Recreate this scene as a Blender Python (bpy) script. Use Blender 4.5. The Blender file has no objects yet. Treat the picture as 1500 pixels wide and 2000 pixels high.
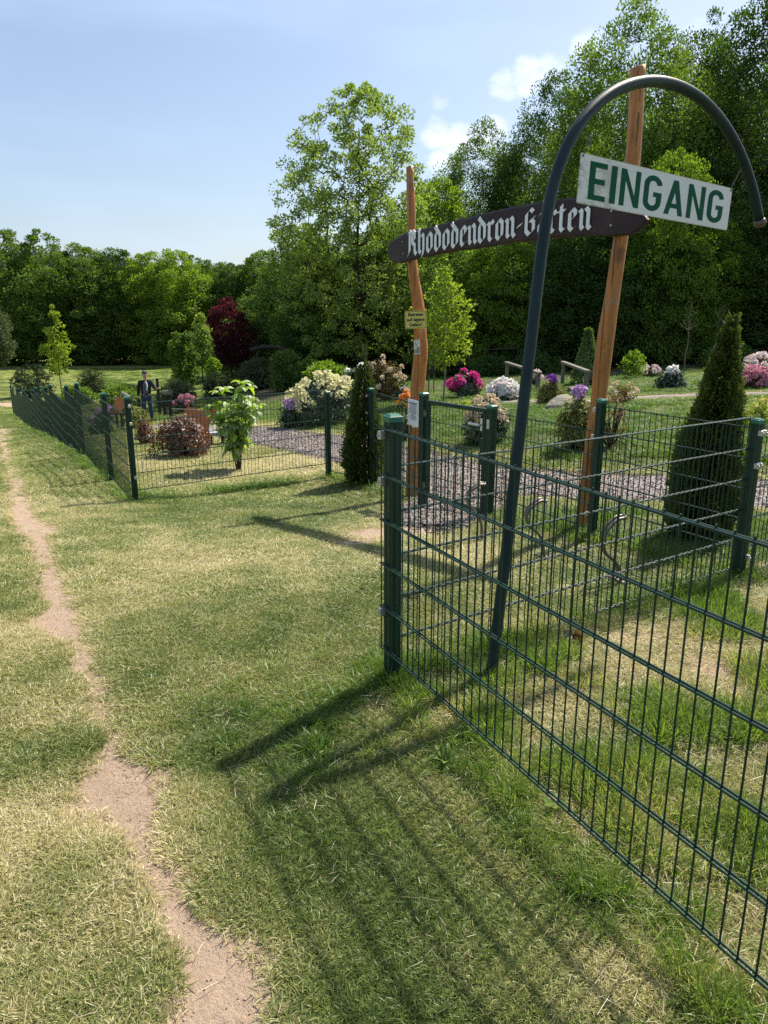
import bpy, bmesh, math, random
import numpy as np
from mathutils import Vector, Matrix, Euler

random.seed(7)
rs = np.random.RandomState(11)
SC = bpy.context.scene
COL = SC.collection
R = math.radians

# ------------------------------------------------------------------ camera
F_PX, CX, CY = 1450.0, 750.0, 1000.0
PITCH = R(15.0)
CAM_H = 1.62
cam_d = bpy.data.cameras.new('camera')
cam = bpy.data.objects.new('camera', cam_d)
COL.objects.link(cam)
cam.location = (0, 0, CAM_H)
cam.rotation_euler = (R(90) - PITCH, 0, 0)
cam_d.sensor_fit = 'VERTICAL'
cam_d.sensor_height = 36.0
cam_d.lens = 36.0 * F_PX / 2000.0
cam_d.clip_start = 0.05
cam_d.clip_end = 5000
SC.camera = cam

# ------------------------------------------------------------------ light
SUN_AZ, SUN_EL = R(41.5), R(52.0)
sunv = Vector((math.sin(SUN_AZ) * math.cos(SUN_EL), math.cos(SUN_AZ) * math.cos(SUN_EL), math.sin(SUN_EL)))
sl = bpy.data.lights.new('sun', 'SUN')
sl.energy = 5.0
sl.angle = R(1.2)
sl.color = (1.0, 0.93, 0.80)
so = bpy.data.objects.new('sun', sl)
COL.objects.link(so)
so.rotation_euler = sunv.to_track_quat('Z', 'Y').to_euler()
so.location = (20, 20, 40)

SC.view_settings.view_transform = 'Standard'
SC.view_settings.look = 'None'
SC.view_settings.gamma = 1
SC.view_settings.exposure = 0.84
SC.view_settings.use_curve_mapping = False
SC.render.film_transparent = False
SC.cycles.use_denoising = False
SC.cycles.max_bounces = 7
SC.cycles.diffuse_bounces = 3
SC.cycles.glossy_bounces = 2
SC.cycles.transmission_bounces = 4
SC.cycles.transparent_max_bounces = 4
SC.cycles.sample_clamp_indirect = 6

def ray(px, py):
    u = (px - CX) / F_PX
    v = (CY - py) / F_PX
    c, s = math.cos(PITCH), math.sin(PITCH)
    return Vector((u, c + v * s, -s + v * c))
CAMP = Vector((0, 0, CAM_H))
def atY(px, py, Y):
    d = ray(px, py)
    return CAMP + d * (Y / d.y)

world = bpy.data.worlds.new('World')
SC.world = world
world.use_nodes = True
nt = world.node_tree
nt.nodes.clear()
W = nt.nodes.new
L = nt.links.new
out = W('ShaderNodeOutputWorld')
bg = W('ShaderNodeBackground')
sky = W('ShaderNodeTexSky')
sky.sky_type = 'NISHITA'
sky.sun_disc = False
sky.sun_elevation = SUN_EL
sky.sun_rotation = SUN_AZ
sky.air_density = 1.0
sky.dust_density = 1.6
sky.ozone_density = 1.4
SKY_STR = 0.082
bg.inputs['Strength'].default_value = SKY_STR
tc = W('ShaderNodeTexCoord')
def wm(op, a, b=None, c=None, clamp=False):
    n = W('ShaderNodeMath'); n.operation = op; n.use_clamp = clamp
    for i, x in enumerate((a, b, c)):
        if x is None: continue
        if isinstance(x, (int, float)): n.inputs[i].default_value = x
        else: L(x, n.inputs[i])
    return n.outputs[0]
def wvm(op, a, b):
    n = W('ShaderNodeVectorMath'); n.operation = op
    for i, x in enumerate((a, b)):
        if isinstance(x, (tuple, Vector)): n.inputs[i].default_value = tuple(x)
        else: L(x, n.inputs[i])
    return n
DIRV = wvm('NORMALIZE', tc.outputs['Generated'], (0, 0, 0)).outputs[0]
# clouds: noise clumps inside a few soft patches of the sky
noise = W('ShaderNodeTexNoise')
noise.inputs['Scale'].default_value = 20.0
noise.inputs['Detail'].default_value = 9.0
noise.inputs['Roughness'].default_value = 0.62
mp = W('ShaderNodeMapping')
mp.inputs['Scale'].default_value = (1.0, 1.0, 1.9)
L(DIRV, mp.inputs['Vector'])
L(mp.outputs[0], noise.inputs['Vector'])
tot = None
# each patch: direction, cos-radius, weight
for (px, py, rad, wgt) in [(985, 165, 1.5, .7), (1030, 148, 1.7, .85), (1075, 138, 1.6, .8), (850, 262, 1.5, .75), (900, 285, 2.0, .9), (955, 268, 1.8, .8), (870, 315, 1.7, .75), (965, 300, 1.6, .7), (1360, 95, 2.0, .85), (1150, 92, 1.7, .7),
                           (862, 195, 1.0, .5), (1700, 300, 9, 1.0), (-900, 300, 9, .9), (1300, -900, 14, 1.0), (2600, 200, 16, 1.0)]:
    d = ray(px, py).normalized()
    dot = wvm('DOT_PRODUCT', DIRV, d).outputs['Value']
    c0 = math.cos(R(rad)); 
    mr = W('ShaderNodeMapRange'); mr.interpolation_type = 'SMOOTHSTEP'
    L(dot, mr.inputs[0]); mr.inputs[1].default_value = c0; mr.inputs[2].default_value = 1.0
    mr.inputs[3].default_value = 0.0; mr.inputs[4].default_value = wgt
    tot = mr.outputs[0] if tot is None else wm('MAXIMUM', tot, mr.outputs[0])
nz = wm('MULTIPLY', wm('SUBTRACT', noise.outputs['Fac'], 0.5), 2.2)
cl = W('ShaderNodeMapRange'); cl.interpolation_type = 'SMOOTHSTEP'
L(wm('ADD', tot, nz), cl.inputs[0]); cl.inputs[1].default_value = 0.22; cl.inputs[2].default_value = 1.15
cl.inputs[4].default_value = 0.62
mask = wm('MULTIPLY', cl.outputs[0], wm('GREATER_THAN', tot, 0.002))
# thin streaky veil
n2 = W('ShaderNodeTexNoise'); n2.inputs['Scale'].default_value = 2.2; n2.inputs['Detail'].default_value = 6
mp2 = W('ShaderNodeMapping'); mp2.inputs['Scale'].default_value = (1.0, 1.4, 5.0); mp2.inputs['Rotation'].default_value = (0.25, 0.1, 0)
L(DIRV, mp2.inputs['Vector']); L(mp2.outputs[0], n2.inputs['Vector'])
veil = W('ShaderNodeMapRange'); veil.interpolation_type = 'SMOOTHSTEP'
L(n2.outputs['Fac'], veil.inputs[0]); veil.inputs[1].default_value = 0.38; veil.inputs[2].default_value = 0.8
veil.inputs[3].default_value = 0.12; veil.inputs[4].default_value = 0.42
m1 = W('ShaderNodeMixRGB'); L(veil.outputs[0], m1.inputs[0]); L(sky.outputs[0], m1.inputs[1])
m1.inputs[2].default_value = (5.6, 7.0, 9.6, 1)
n3 = W('ShaderNodeTexNoise'); n3.inputs['Scale'].default_value = 14; n3.inputs['Detail'].default_value = 5
L(DIRV, n3.inputs['Vector'])
cc = W('ShaderNodeMapRange'); L(n3.outputs['Fac'], cc.inputs[0]); cc.inputs[1].default_value = .35; cc.inputs[2].default_value = .65
cm = W('ShaderNodeMixRGB'); L(cc.outputs[0], cm.inputs[0]); cm.inputs[1].default_value = (7.0, 7.7, 9.0, 1); cm.inputs[2].default_value = (10.2, 10.4, 10.8, 1)
m2 = W('ShaderNodeMixRGB'); L(mask, m2.inputs[0]); L(m1.outputs[0], m2.inputs[1]); L(cm.outputs[0], m2.inputs[2])
L(m2.outputs[0], bg.inputs['Color'])
L(bg.outputs[0], out.inputs['Surface'])

# ------------------------------------------------------------------ ground height
CTRL = [  # (px, py, Y) of points where the ground is seen, plus free (x, y, z) anchors
    ('p', 1440, 1125, 4.7), ('p', 1155, 1050, 5.9), ('p', 825, 988, 8.26), ('p', 955, 1004, 7.17), ('p', 725, 946, 9.2),
    ('p', 640, 930, 10.2), ('p', 265, 977, 8.55), ('p', 25, 808, 36), ('p', 289, 823, 28), ('p', 1370, 1050, 5.9),
    ('p', 712, 940, 9.6), ('p', 350, 888, 12.2), ('p', 463, 915, 11.0), ('p', 910, 776, 20), ('p', 985, 780, 18.5),
    ('p', 1143, 771, 18.5), ('p', 1098, 752, 21.5), ('p', 1250, 742, 25), ('p', 1480, 735, 23), ('p', 600, 830, 16),
    ('p', 950, 850, 12.5), ('p', 1135, 870, 11.0), ('p', 300, 722, 60), ('p', 0, 722, 60), ('p', 520, 722, 56), ('p', 700, 728, 42),
    ('p', 900, 728, 40), ('p', 1200, 712, 36), ('p', 1420, 700, 36), ('p', 170, 800, 34), ('p', 420, 790, 32), ('p', 640, 770, 27),
    ('p', 1500, 860, 10.5),
    ('w', 0, 0, 0), ('w', -1.5, 1.2, 0), ('w', 1.5, 1.2, 0), ('w', .04, 3.1, 0), ('w', -2, 3.1, 0), ('w', 2.2, 3.1, 0), ('w', -5, 1, .05),
    ('w', 5, 1, .0), ('w', 0, -8, .2), ('w', -5, -6, .3), ('w', 5, -6, .2), ('w', -3.5, 5, -.1), ('w', -.5, 5, -.1), ('w', -6, 8.5, -.45), ('w', -9, 15, -1.1), ('w', -16, 25, -2.0), ('w', -24, 36, -2.95),
    ('w', 30, 30, .9), ('w', 45, 60, 1.0), ('w', 0, 75, -2.4), ('w', -40, 70, -3), ('w', -40, 20, -1.6), ('w', 30, 5, .7), ('w', 12, 12, .1), ('w', 10, 3, .1),
]
cp = []
for c in CTRL:
    if c[0] == 'p':
        p = atY(c[1], c[2], c[3]); cp.append((p.x, p.y, p.z))
    else:
        cp.append(c[1:])
cp = np.array(cp, float)
def tps(r2):
    return 0.5 * r2 * np.log(r2 + 1e-9)
n = len(cp)
d2 = ((cp[:, None, :2] - cp[None, :, :2]) ** 2).sum(-1)
K = tps(d2) + np.eye(n) * 3.0
Pm = np.c_[np.ones(n), cp[:, :2]]
A = np.zeros((n + 3, n + 3)); A[:n, :n] = K; A[:n, n:] = Pm; A[n:, :n] = Pm.T
sol = np.linalg.solve(A, np.r_[cp[:, 2], 0, 0, 0])
def _h1(n0):
    n0 = np.asarray(n0)
    return n0 - np.floor(n0)
def vnoise(x, y, seed=0):
    xi = np.floor(x); yi = np.floor(y); xf = x - xi; yf = y - yi
    def h(a, b):
        return _h1(np.sin(a * 127.1 + b * 311.7 + seed * 74.7) * 43758.5453)
    u = xf * xf * (3 - 2 * xf); w = yf * yf * (3 - 2 * yf)
    return (h(xi, yi) * (1 - u) + h(xi + 1, yi) * u) * (1 - w) + (h(xi, yi + 1) * (1 - u) + h(xi + 1, yi + 1) * u) * w
def fbm(x, y, seed=0, o=4):
    t = 0; a = .5; f = 1.0
    for i in range(o):
        t = t + a * vnoise(x * f, y * f, seed + i * 13); a *= .5; f *= 2.03
    return t / (1 - .5 ** o)
def gz(x, y):
    x = np.asarray(x, float); y = np.asarray(y, float)
    sh = x.shape
    xf = np.clip(x.ravel(), -60, 60); yf = np.clip(y.ravel(), -15, 90)
    z = np.zeros(xf.size)
    for i in range(0, xf.size, 60000):
        a, b = xf[i:i + 60000], yf[i:i + 60000]
        r2 = (a[:, None] - cp[None, :, 0]) ** 2 + (b[:, None] - cp[None, :, 1]) ** 2
        z[i:i + 60000] = tps(r2) @ sol[:n] + sol[n] + sol[n + 1] * a + sol[n + 2] * b
    z = z.reshape(sh)
    z = z + (fbm(x * .9, y * .9, 3) - .5) * .05 * np.clip(np.hypot(x, y) / 6, .4, 1) + (fbm(x * 5, y * 5, 8) - .5) * .018
    return z
def g(x, y):
    return float(gz(np.array([x]), np.array([y]))[0])
def GR(px, py, lo=0.8, hi=140):
    """where the view ray through a photo point meets the ground"""
    d = ray(px, py)
    t = np.geomspace(lo, hi, 500) / d.y
    X = d.x * t; Y = d.y * t; Z = CAM_H + d.z * t
    b = Z - gz(X, Y)
    k = np.argmax(b < 0) if (b < 0).any() else len(t) - 1
    k = max(k, 1)
    f = b[k - 1] / (b[k - 1] - b[k]) if b[k - 1] != b[k] else 0
    tt = t[k - 1] + (t[k] - t[k - 1]) * min(max(f, 0), 1)
    x, y = d.x * tt, d.y * tt
    return Vector((x, y, g(x, y)))
def pxm(p):
    """metres per photo pixel at a 3D point"""
    c, s = math.cos(PITCH), math.sin(PITCH)
    dz = (p.y) * c + (p.z - CAM_H) * (-s)
    return dz / F_PX
def rayplane(px, py, P, N):
    d = ray(px, py)
    t = (P - CAMP).dot(N) / d.dot(N)
    return CAMP + d * t

# ------------------------------------------------------------------ helpers
def link(o):
    COL.objects.link(o); return o
def tag(o, label=None, cat=None, group=None, kind=None):
    if label: o['label'] = label
    if cat: o['category'] = cat
    if group: o['group'] = group
    if kind: o['kind'] = kind
    return o
def thing(name, label, cat, loc=(0, 0, 0), rz=0, group=None):
    o = bpy.data.objects.new(name, None)
    o.empty_display_size = .1
    link(o); o.location = loc; o.rotation_euler = (0, 0, rz)
    return tag(o, label, cat, group)
def copy_tree(o, parent=None):
    c = o.copy(); link(c); c.parent = parent
    for ch in list(o.children): copy_tree(ch, c)
    return c
def obj(name, me, mat, parent=None, smooth=False):
    if isinstance(me, MB): me = me.mesh(name)
    if mat is not None:
        me.materials.clear()
        for m in (mat if isinstance(mat, (list, tuple)) else [mat]): me.materials.append(m)
    if smooth: me.polygons.foreach_set('use_smooth', [True] * len(me.polygons))
    o = bpy.data.objects.new(name, me)
    link(o)
    if parent is not None: o.parent = parent
    return o
def npmesh(name, V, Fq):
    """mesh from a vertex array and a constant-size face array"""
    V = np.asarray(V, np.float32); Fq = np.asarray(Fq, np.int32)
    me = bpy.data.meshes.new(name)
    k = Fq.shape[1]
    me.vertices.add(len(V)); me.vertices.foreach_set('co', V.ravel())
    me.loops.add(Fq.size); me.loops.foreach_set('vertex_index', Fq.ravel())
    me.polygons.add(len(Fq)); me.polygons.foreach_set('loop_start', np.arange(0, Fq.size, k, dtype=np.int32))
    me.polygons.foreach_set('loop_total', np.full(len(Fq), k, np.int32))
    me.update(calc_edges=True)
    return me
class MB:
    def __init__(s): s.v = []; s.f = []; s.m = []; s.mi = 0
    def add(s, vs, fs):
        b = len(s.v); s.v += [tuple(v) for v in vs]; s.f += [tuple(i + b for i in f) for f in fs]; s.m += [s.mi] * len(fs)
    def box(s, c, d, M=None, taper=1.0):
        x, y, z = d[0] / 2, d[1] / 2, d[2] / 2
        vs = [Vector((sx * x * (taper if sz > 0 else 1), sy * y * (taper if sz > 0 else 1), sz * z)) for sx, sy, sz in
              [(-1, -1, -1), (1, -1, -1), (1, 1, -1), (-1, 1, -1), (-1, -1, 1), (1, -1, 1), (1, 1, 1), (-1, 1, 1)]]
        vs = [(M @ v if M else v) + Vector(c) for v in vs]
        s.add(vs, [(0, 3, 2, 1), (4, 5, 6, 7), (0, 1, 5, 4), (1, 2, 6, 5), (2, 3, 7, 6), (3, 0, 4, 7)])
    def bbox(s, c, d, bev, M=None):
        """box with bevelled vertical and top edges"""
        x, y, z = d[0] / 2, d[1] / 2, d[2] / 2; b = bev
        ring = lambda k: [(-x + b + k, -y + k), (x - b - k, -y + k), (x - k, -y + b + k), (x - k, y - b - k), (x - b - k, y - k), (-x + b + k, y - k), (-x + k, y - b - k), (-x + k, -y + b + k)]
        vs = []
        for (k, zz) in ((b * .7, -z), (0, -z + b * .7), (0, z - b * .7), (b * .7, z)):
            for (p, q) in ring(k): vs.append(Vector((p, q, zz)))
        vs = [(M @ v if M else v) + Vector(c) for v in vs]
        fs = [tuple(range(7, -1, -1)), tuple(range(24, 32))]
        for r in range(3):
            for i in range(8):
                j = (i + 1) % 8; fs.append((r * 8 + i, r * 8 + j, r * 8 + 8 + j, r * 8 + 8 + i))
        s.add(vs, fs)
    def tube(s, pts, rad, n=8, cap=True, flat=None):
        pts = [Vector(p) for p in pts]
        if not isinstance(rad, (list, tuple, np.ndarray)): rad = [rad] * len(pts)
        vs = []; fs = []
        up = None
        for i, p in enumerate(pts):
            t = (pts[min(i + 1, len(pts) - 1)] - pts[max(i - 1, 0)]).normalized()
            if up is None:
                up = Vector((0, 0, 1)) if abs(t.z) < .9 else Vector((1, 0, 0))
            a = t.cross(up).normalized(); b = a.cross(t).normalized(); up = b
            for k in range(n):
                w = 2 * math.pi * k / n
                vs.append(p + (a * math.cos(w) + b * math.sin(w)) * rad[i])
        for i in range(len(pts) - 1):
            for k in range(n):
                j = (k + 1) % n
                fs.append((i * n + k, i * n + j, (i + 1) * n + j, (i + 1) * n + k))
        if cap:
            fs.append(tuple(range(n - 1, -1, -1))); b0 = (len(pts) - 1) * n; fs.append(tuple(range(b0, b0 + n)))
        s.add(vs, fs)
    def poly(s, pts3, thick):
        """flat outline pts3 (3D, in a plane) extruded by vector thick"""
        n_ = len(pts3); th = Vector(thick)
        vs = [Vector(p) for p in pts3] + [Vector(p) + th for p in pts3]
        fs = [tuple(range(n_ - 1, -1, -1)), tuple(range(n_, 2 * n_))]
        for i in range(n_):
            j = (i + 1) % n_; fs.append((i, j, n_ + j, n_ + i))
        s.add(vs, fs)
    def ball(s, c, r, n=8, m=6, sc=(1, 1, 1)):
        vs = [Vector((0, 0, -1))]; fs = []
        for i in range(1, m):
            a = -math.pi / 2 + math.pi * i / m
            for k in range(n):
                w = 2 * math.pi * k / n; vs.append(Vector((math.cos(a) * math.cos(w), math.cos(a) * math.sin(w), math.sin(a))))
        vs.append(Vector((0, 0, 1)))
        for k in range(n):
            fs.append((0, 1 + (k + 1) % n, 1 + k))
            fs.append((len(vs) - 1, 1 + (m - 2) * n + k, 1 + (m - 2) * n + (k + 1) % n))
        for i in range(m - 2):
            for k in range(n):
                j = (k + 1) % n; fs.append((1 + i * n + k, 1 + i * n + j, 1 + (i + 1) * n + j, 1 + (i + 1) * n + k))
        s.add([Vector((v.x * r * sc[0], v.y * r * sc[1], v.z * r * sc[2])) + Vector(c) for v in vs], fs)
    def mesh(s, name='m'):
        me = bpy.data.meshes.new(name); me.from_pydata([tuple(v) for v in s.v], [], s.f)
        if any(s.m): me.polygons.foreach_set('material_index', s.m)
        me.update(); return me

# ------------------------------------------------------------------ materials
class NT:
    def __init__(s, name):
        s.mat = bpy.data.materials.new(name); s.mat.use_nodes = True
        s.t = s.mat.node_tree; s.t.nodes.clear(); s.o = s.t.nodes.new('ShaderNodeOutputMaterial')
    def n(s, typ, **kw):
        x = s.t.nodes.new(typ)
        for k, v in kw.items(): setattr(x, k, v)
        return x
    def set(s, node, key, val):
        if val is None: return
        i = node.inputs[key]
        if hasattr(val, 'is_linked') or hasattr(val, 'links'): s.t.links.new(val, i)
        else:
            if isinstance(val, (tuple, list)) and len(val) == 3 and len(getattr(i, 'default_value', (0,) * 3)) == 4: val = (*val, 1)
            i.default_value = val
    def math(s, op, a, b=None, clamp=False):
        x = s.n('ShaderNodeMath', operation=op, use_clamp=clamp); s.set(x, 0, a)
        if b is not None: s.set(x, 1, b)
        return x.outputs[0]
    def noise(s, vec, scale, detail=4, rough=.55, out='Fac'):
        x = s.n('ShaderNodeTexNoise'); s.set(x, 'Vector', vec); s.set(x, 'Scale', float(scale)); s.set(x, 'Detail', float(detail)); s.set(x, 'Roughness', rough)
        return x.outputs[out]
    def mr(s, v, a, b, c=0.0, d=1.0, smooth=False):
        x = s.n('ShaderNodeMapRange'); x.interpolation_type = 'SMOOTHSTEP' if smooth else 'LINEAR'
        for i, q in enumerate((v, a, b, c, d)): s.set(x, i, q)
        return x.outputs[0]
    def mix(s, f, a, b, typ='MIX'):
        x = s.n('ShaderNodeMixRGB', blend_type=typ); s.set(x, 0, f); s.set(x, 1, a); s.set(x, 2, b); return x.outputs[0]
    def ramp(s, f, stops):
        x = s.n('ShaderNodeValToRGB'); s.set(x, 0, f); e = x.color_ramp.elements
        while len(e) < len(stops): e.new(.5)
        for i, (p, c) in enumerate(stops): e[i].position = p; e[i].color = (*c, 1)
        return x.outputs[0]
    def bump(s, h, strength=.3, dist=.01):
        x = s.n('ShaderNodeBump'); s.set(x, 'Height', h); s.set(x, 'Strength', strength); s.set(x, 'Distance', dist); return x.outputs[0]
    def pos(s): return s.n('ShaderNodeNewGeometry').outputs['Position']
    def obj(s): return s.n('ShaderNodeTexCoord').outputs['Object']
    def isl(s): return s.n('ShaderNodeNewGeometry').outputs['Random Per Island']
    def mapv(s, v, sc=(1, 1, 1), rot=(0, 0, 0)):
        x = s.n('ShaderNodeMapping'); s.set(x, 'Vector', v); x.inputs['Scale'].default_value = sc; x.inputs['Rotation'].default_value = rot; return x.outputs[0]
    def attr(s, name, typ='GEOMETRY', out='Fac'):
        x = s.n('ShaderNodeAttribute', attribute_name=name, attribute_type=typ); return x.outputs[out]
    def principled(s, col, rough=.5, metal=0.0, spec=.5, normal=None):
        x = s.n('ShaderNodeBsdfPrincipled'); s.set(x, 'Base Color', col); s.set(x, 'Roughness', rough); s.set(x, 'Metallic', metal); s.set(x, 'Specular IOR Level', spec)
        if normal is not None: s.set(x, 'Normal', normal)
        s.t.links.new(x.outputs[0], s.o.inputs['Surface']); return s.mat
def m_simple(name, c, rough=.5, metal=0.0, var=.12, scale=12, spec=.5, bump=.0):
    t = NT(name); p = t.obj()
    nz = t.noise(p, scale, 5)
    lo = tuple(x * (1 - var) for x in c); hi = tuple(min(1, x * (1 + var)) for x in c)
    col = t.mix(nz, lo, hi)
    nr = t.bump(t.noise(p, scale * 4, 4), bump, .004) if bump else None
    return t.principled(col, rough, metal, spec, nr)
def m_leaf(name, cols, trans=.35, tcol=None, gloss=.012, rough=.55, objvar=.25, nscale=.6):
    """thin leaves: diffuse + translucent + a little gloss; colour varies per leaf, per spray and per plant"""
    t = NT(name)
    r = t.isl(); oi = t.n('ShaderNodeObjectInfo').outputs['Random']
    nz = t.noise(t.pos(), nscale, 2)
    f = t.math('ADD', t.math('MULTIPLY', r, .45), t.math('MULTIPLY', nz, .55))
    f = t.math('ADD', f, t.math('MULTIPLY', t.math('SUBTRACT', oi, .5), objvar), clamp=True)
    k = len(cols)
    col = t.ramp(f, [(.15 + .7 * i / max(1, k - 1), c) for i, c in enumerate(cols)])
    d = t.n('ShaderNodeBsdfDiffuse'); t.set(d, 0, col)
    tr = t.n('ShaderNodeBsdfTranslucent')
    if tcol: t.set(tr, 0, t.mix(.75, col, tcol))
    else: t.set(tr, 0, t.mix(1.0, col, (1.5, 1.6, .7), 'MULTIPLY'))
    mx = t.n('ShaderNodeMixShader'); t.set(mx, 0, trans); t.t.links.new(d.outputs[0], mx.inputs[1]); t.t.links.new(tr.outputs[0], mx.inputs[2])
    gl = t.n('ShaderNodeBsdfGlossy'); t.set(gl, 'Roughness', rough); t.set(gl, 'Color', (.9, .95, 1.0, 1))
    m2_ = t.n('ShaderNodeMixShader'); t.set(m2_, 0, gloss); t.t.links.new(mx.outputs[0], m2_.inputs[1]); t.t.links.new(gl.outputs[0], m2_.inputs[2])
    t.t.links.new(m2_.outputs[0], t.o.inputs['Surface'])
    return t.mat
M = {}
M['fence'] = m_simple('green_powder_coat', (.0055, .034, .023), .42, 0, .3, 9, .35)
M['cap'] = m_simple('green_plastic_cap', (.02, .13, .09), .4, 0, .15, 20)
M['clamp'] = m_simple('zinc_clamp', (.55, .55, .52), .42, .8, .2, 60)
M['zinc'] = m_simple('worn_zinc', (.16, .14, .12), .45, .7, .3, 25)
t = NT('crook_paint'); p = t.obj(); pz = t.n('ShaderNodeSeparateXYZ'); t.set(pz, 0, p)
streak = t.noise(t.mapv(p, (60, 60, 5)), 1.0, 5, .7)
patch = t.noise(p, 2.3, 4)
c1 = t.mix(t.mr(patch, .42, .62), (.005, .020, .021), (.012, .034, .031))
c1 = t.mix(t.mr(t.math('ADD', t.math('MULTIPLY', streak, .5), t.math('MULTIPLY', patch, .5)), .53, .68), c1, (.045, .042, .034))
M['crook'] = t.principled(c1, t.mr(streak, .3, .7, .38, .6), 0.0, .28, t.bump(streak, .25, .002))
M['rust'] = m_simple('brown_end_cap', (.10, .065, .045), .5, .1, .3, 30, .5, .2)
def m_timber(name, a, b, dark, sc=(26, 26, 2.0)):
    t = NT(name); p = t.obj()
    wob = t.noise(p, 1.7, 3, out='Color')
    pv = t.n('ShaderNodeVectorMath', operation='ADD'); t.set(pv, 0, t.mapv(p, sc)); t.set(pv, 1, wob)
    gr = t.noise(pv.outputs[0], 1.0, 7, .65)
    bl = t.noise(p, 1.6, 4)
    col = t.mix(t.mr(gr, .32, .68), a, b)
    col = t.mix(t.mr(bl, .52, .72, 0, .65, True), col, dark)
    crack = t.noise(t.mapv(p, (sc[0] * 1.6, sc[1] * 1.6, .9)), 1.0, 3)
    col = t.mix(t.mr(crack, .585, .60, 0, .8), col, (.07, .03, .012))
    kn = t.n('ShaderNodeTexVoronoi'); t.set(kn, 'Vector', t.mapv(p, (4.5, 4.5, 2.6))); kn.inputs['Scale'].default_value = 1.0
    col = t.mix(t.mr(kn.outputs['Distance'], .10, .22, .75, 0, True), col, (.13, .05, .018))
    wea = t.noise(p, 4.5, 5, .7)
    col = t.mix(t.mr(wea, .56, .70, 0, .5, True), col, (.33, .25, .18))
    fine = t.noise(t.mapv(p, (sc[0] * 6, sc[1] * 6, sc[2] * 2.5)), 1.0, 4)
    col = t.mix(t.mr(fine, .56, .72, 0, .55), col, dark)
    return t.principled(col, .5, 0, .4, t.bump(t.math('ADD', gr, t.math('MULTIPLY', fine, .5)), .5, .008))
M['timber'] = m_timber('oiled_larch', (.34, .125, .030), (.54, .225, .055), (.19, .062, .018))
M['board'] = None
t = NT('dark_brown_board'); p = t.obj()
gr = t.noise(t.mapv(p, (2.0, 30, 30)), 1, 6, .6); bl = t.noise(p, 3, 5); dd = t.noise(p, 26, 4)
col = t.mix(gr, (.018, .0075, .010), (.040, .019, .023)); col = t.mix(t.mr(bl, .5, .75), col, (.055, .031, .034))
M['board'] = t.principled(col, .5, 0, .3, t.bump(t.math('ADD', t.math('ADD', gr, t.math('MULTIPLY', bl, 1.5)), t.math('MULTIPLY', dd, .8)), .7, .010))
M['letter'] = m_simple('white_lettering', (.82, .83, .85), .5, 0, .10, 18, .4, .1)
t = NT('weathered_white_sheet'); p = t.obj()
smu = t.noise(t.mapv(p, (5, 5, 11), (0, .7, 0)), 1.0, 6, .7); sp = t.noise(p, 55, 3)
pz = t.n('ShaderNodeSeparateXYZ'); t.set(pz, 0, p)
left = t.mr(pz.outputs[0], .02, .42, 1.0, .0, True)
dirt = t.math('MULTIPLY', t.mr(smu, .46, .58, 0, 1, True), left)
col = t.mix(t.math('MULTIPLY', dirt, .8), (.76, .76, .71), (.30, .29, .22))
col = t.mix(t.mr(smu, .3, .7, 0, .25), col, (.50, .50, .47))
col = t.mix(t.mr(sp, .68, .74, 0, .5), col, (.25, .24, .2))
M['sheet'] = t.principled(col, .55, 0, .35)
M['eingang'] = m_simple('green_lettering', (.004, .085, .040), .65, 0, .12, 14, .15)
M['yellow'] = m_simple('yellow_sign', (.62, .56, .13), .5, 0, .08, 10)
M['black'] = m_simple('black_print', (.015, .015, .015), .6)
M['black_plastic'] = m_simple('black_box', (.012, .012, .013), .45, 0, .2, 10)
M['paper'] = m_simple('paper_notice', (.80, .80, .81), .6, 0, .05, 20, .2, .3)
M['grey_print'] = m_simple('grey_print', (.16, .17, .18), .7)
M['oldwood'] = m_simple('grey_weathered_wood', (.17, .155, .125), .8, 0, .35, 8, .2, .4)
M['darkwood'] = m_simple('dark_stained_wood', (.035, .030, .026), .7, 0, .3, 8, .2, .3)
M['brownwood'] = m_simple('red_brown_wood', (.115, .046, .018), .75, 0, .25, 8, .1, .3)
M['bark'] = m_simple('bark', (.055, .042, .032), .9, 0, .4, 6, .1, .6)
M['barklight'] = m_simple('pale_bark', (.20, .17, .13), .9, 0, .3, 6, .1, .4)
M['twig'] = m_simple('bare_twig', (.15, .13, .09), .9, 0, .3, 6, .1, .4)
t = NT('sandstone'); p = t.obj()
nz = t.noise(p, 3.2, 8, .62); f2 = t.noise(t.mapv(p, (2, 2, 9)), 3, 6)
M['stone'] = t.principled(t.mix(nz, (.17, .15, .11), (.40, .37, .29)), .85, 0, .2, t.bump(t.math('ADD', nz, f2), .9, .05))
M['grey_stone'] = m_simple('grey_slab', (.34, .34, .36), .7, 0, .15, 12, .3, .3)
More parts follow.
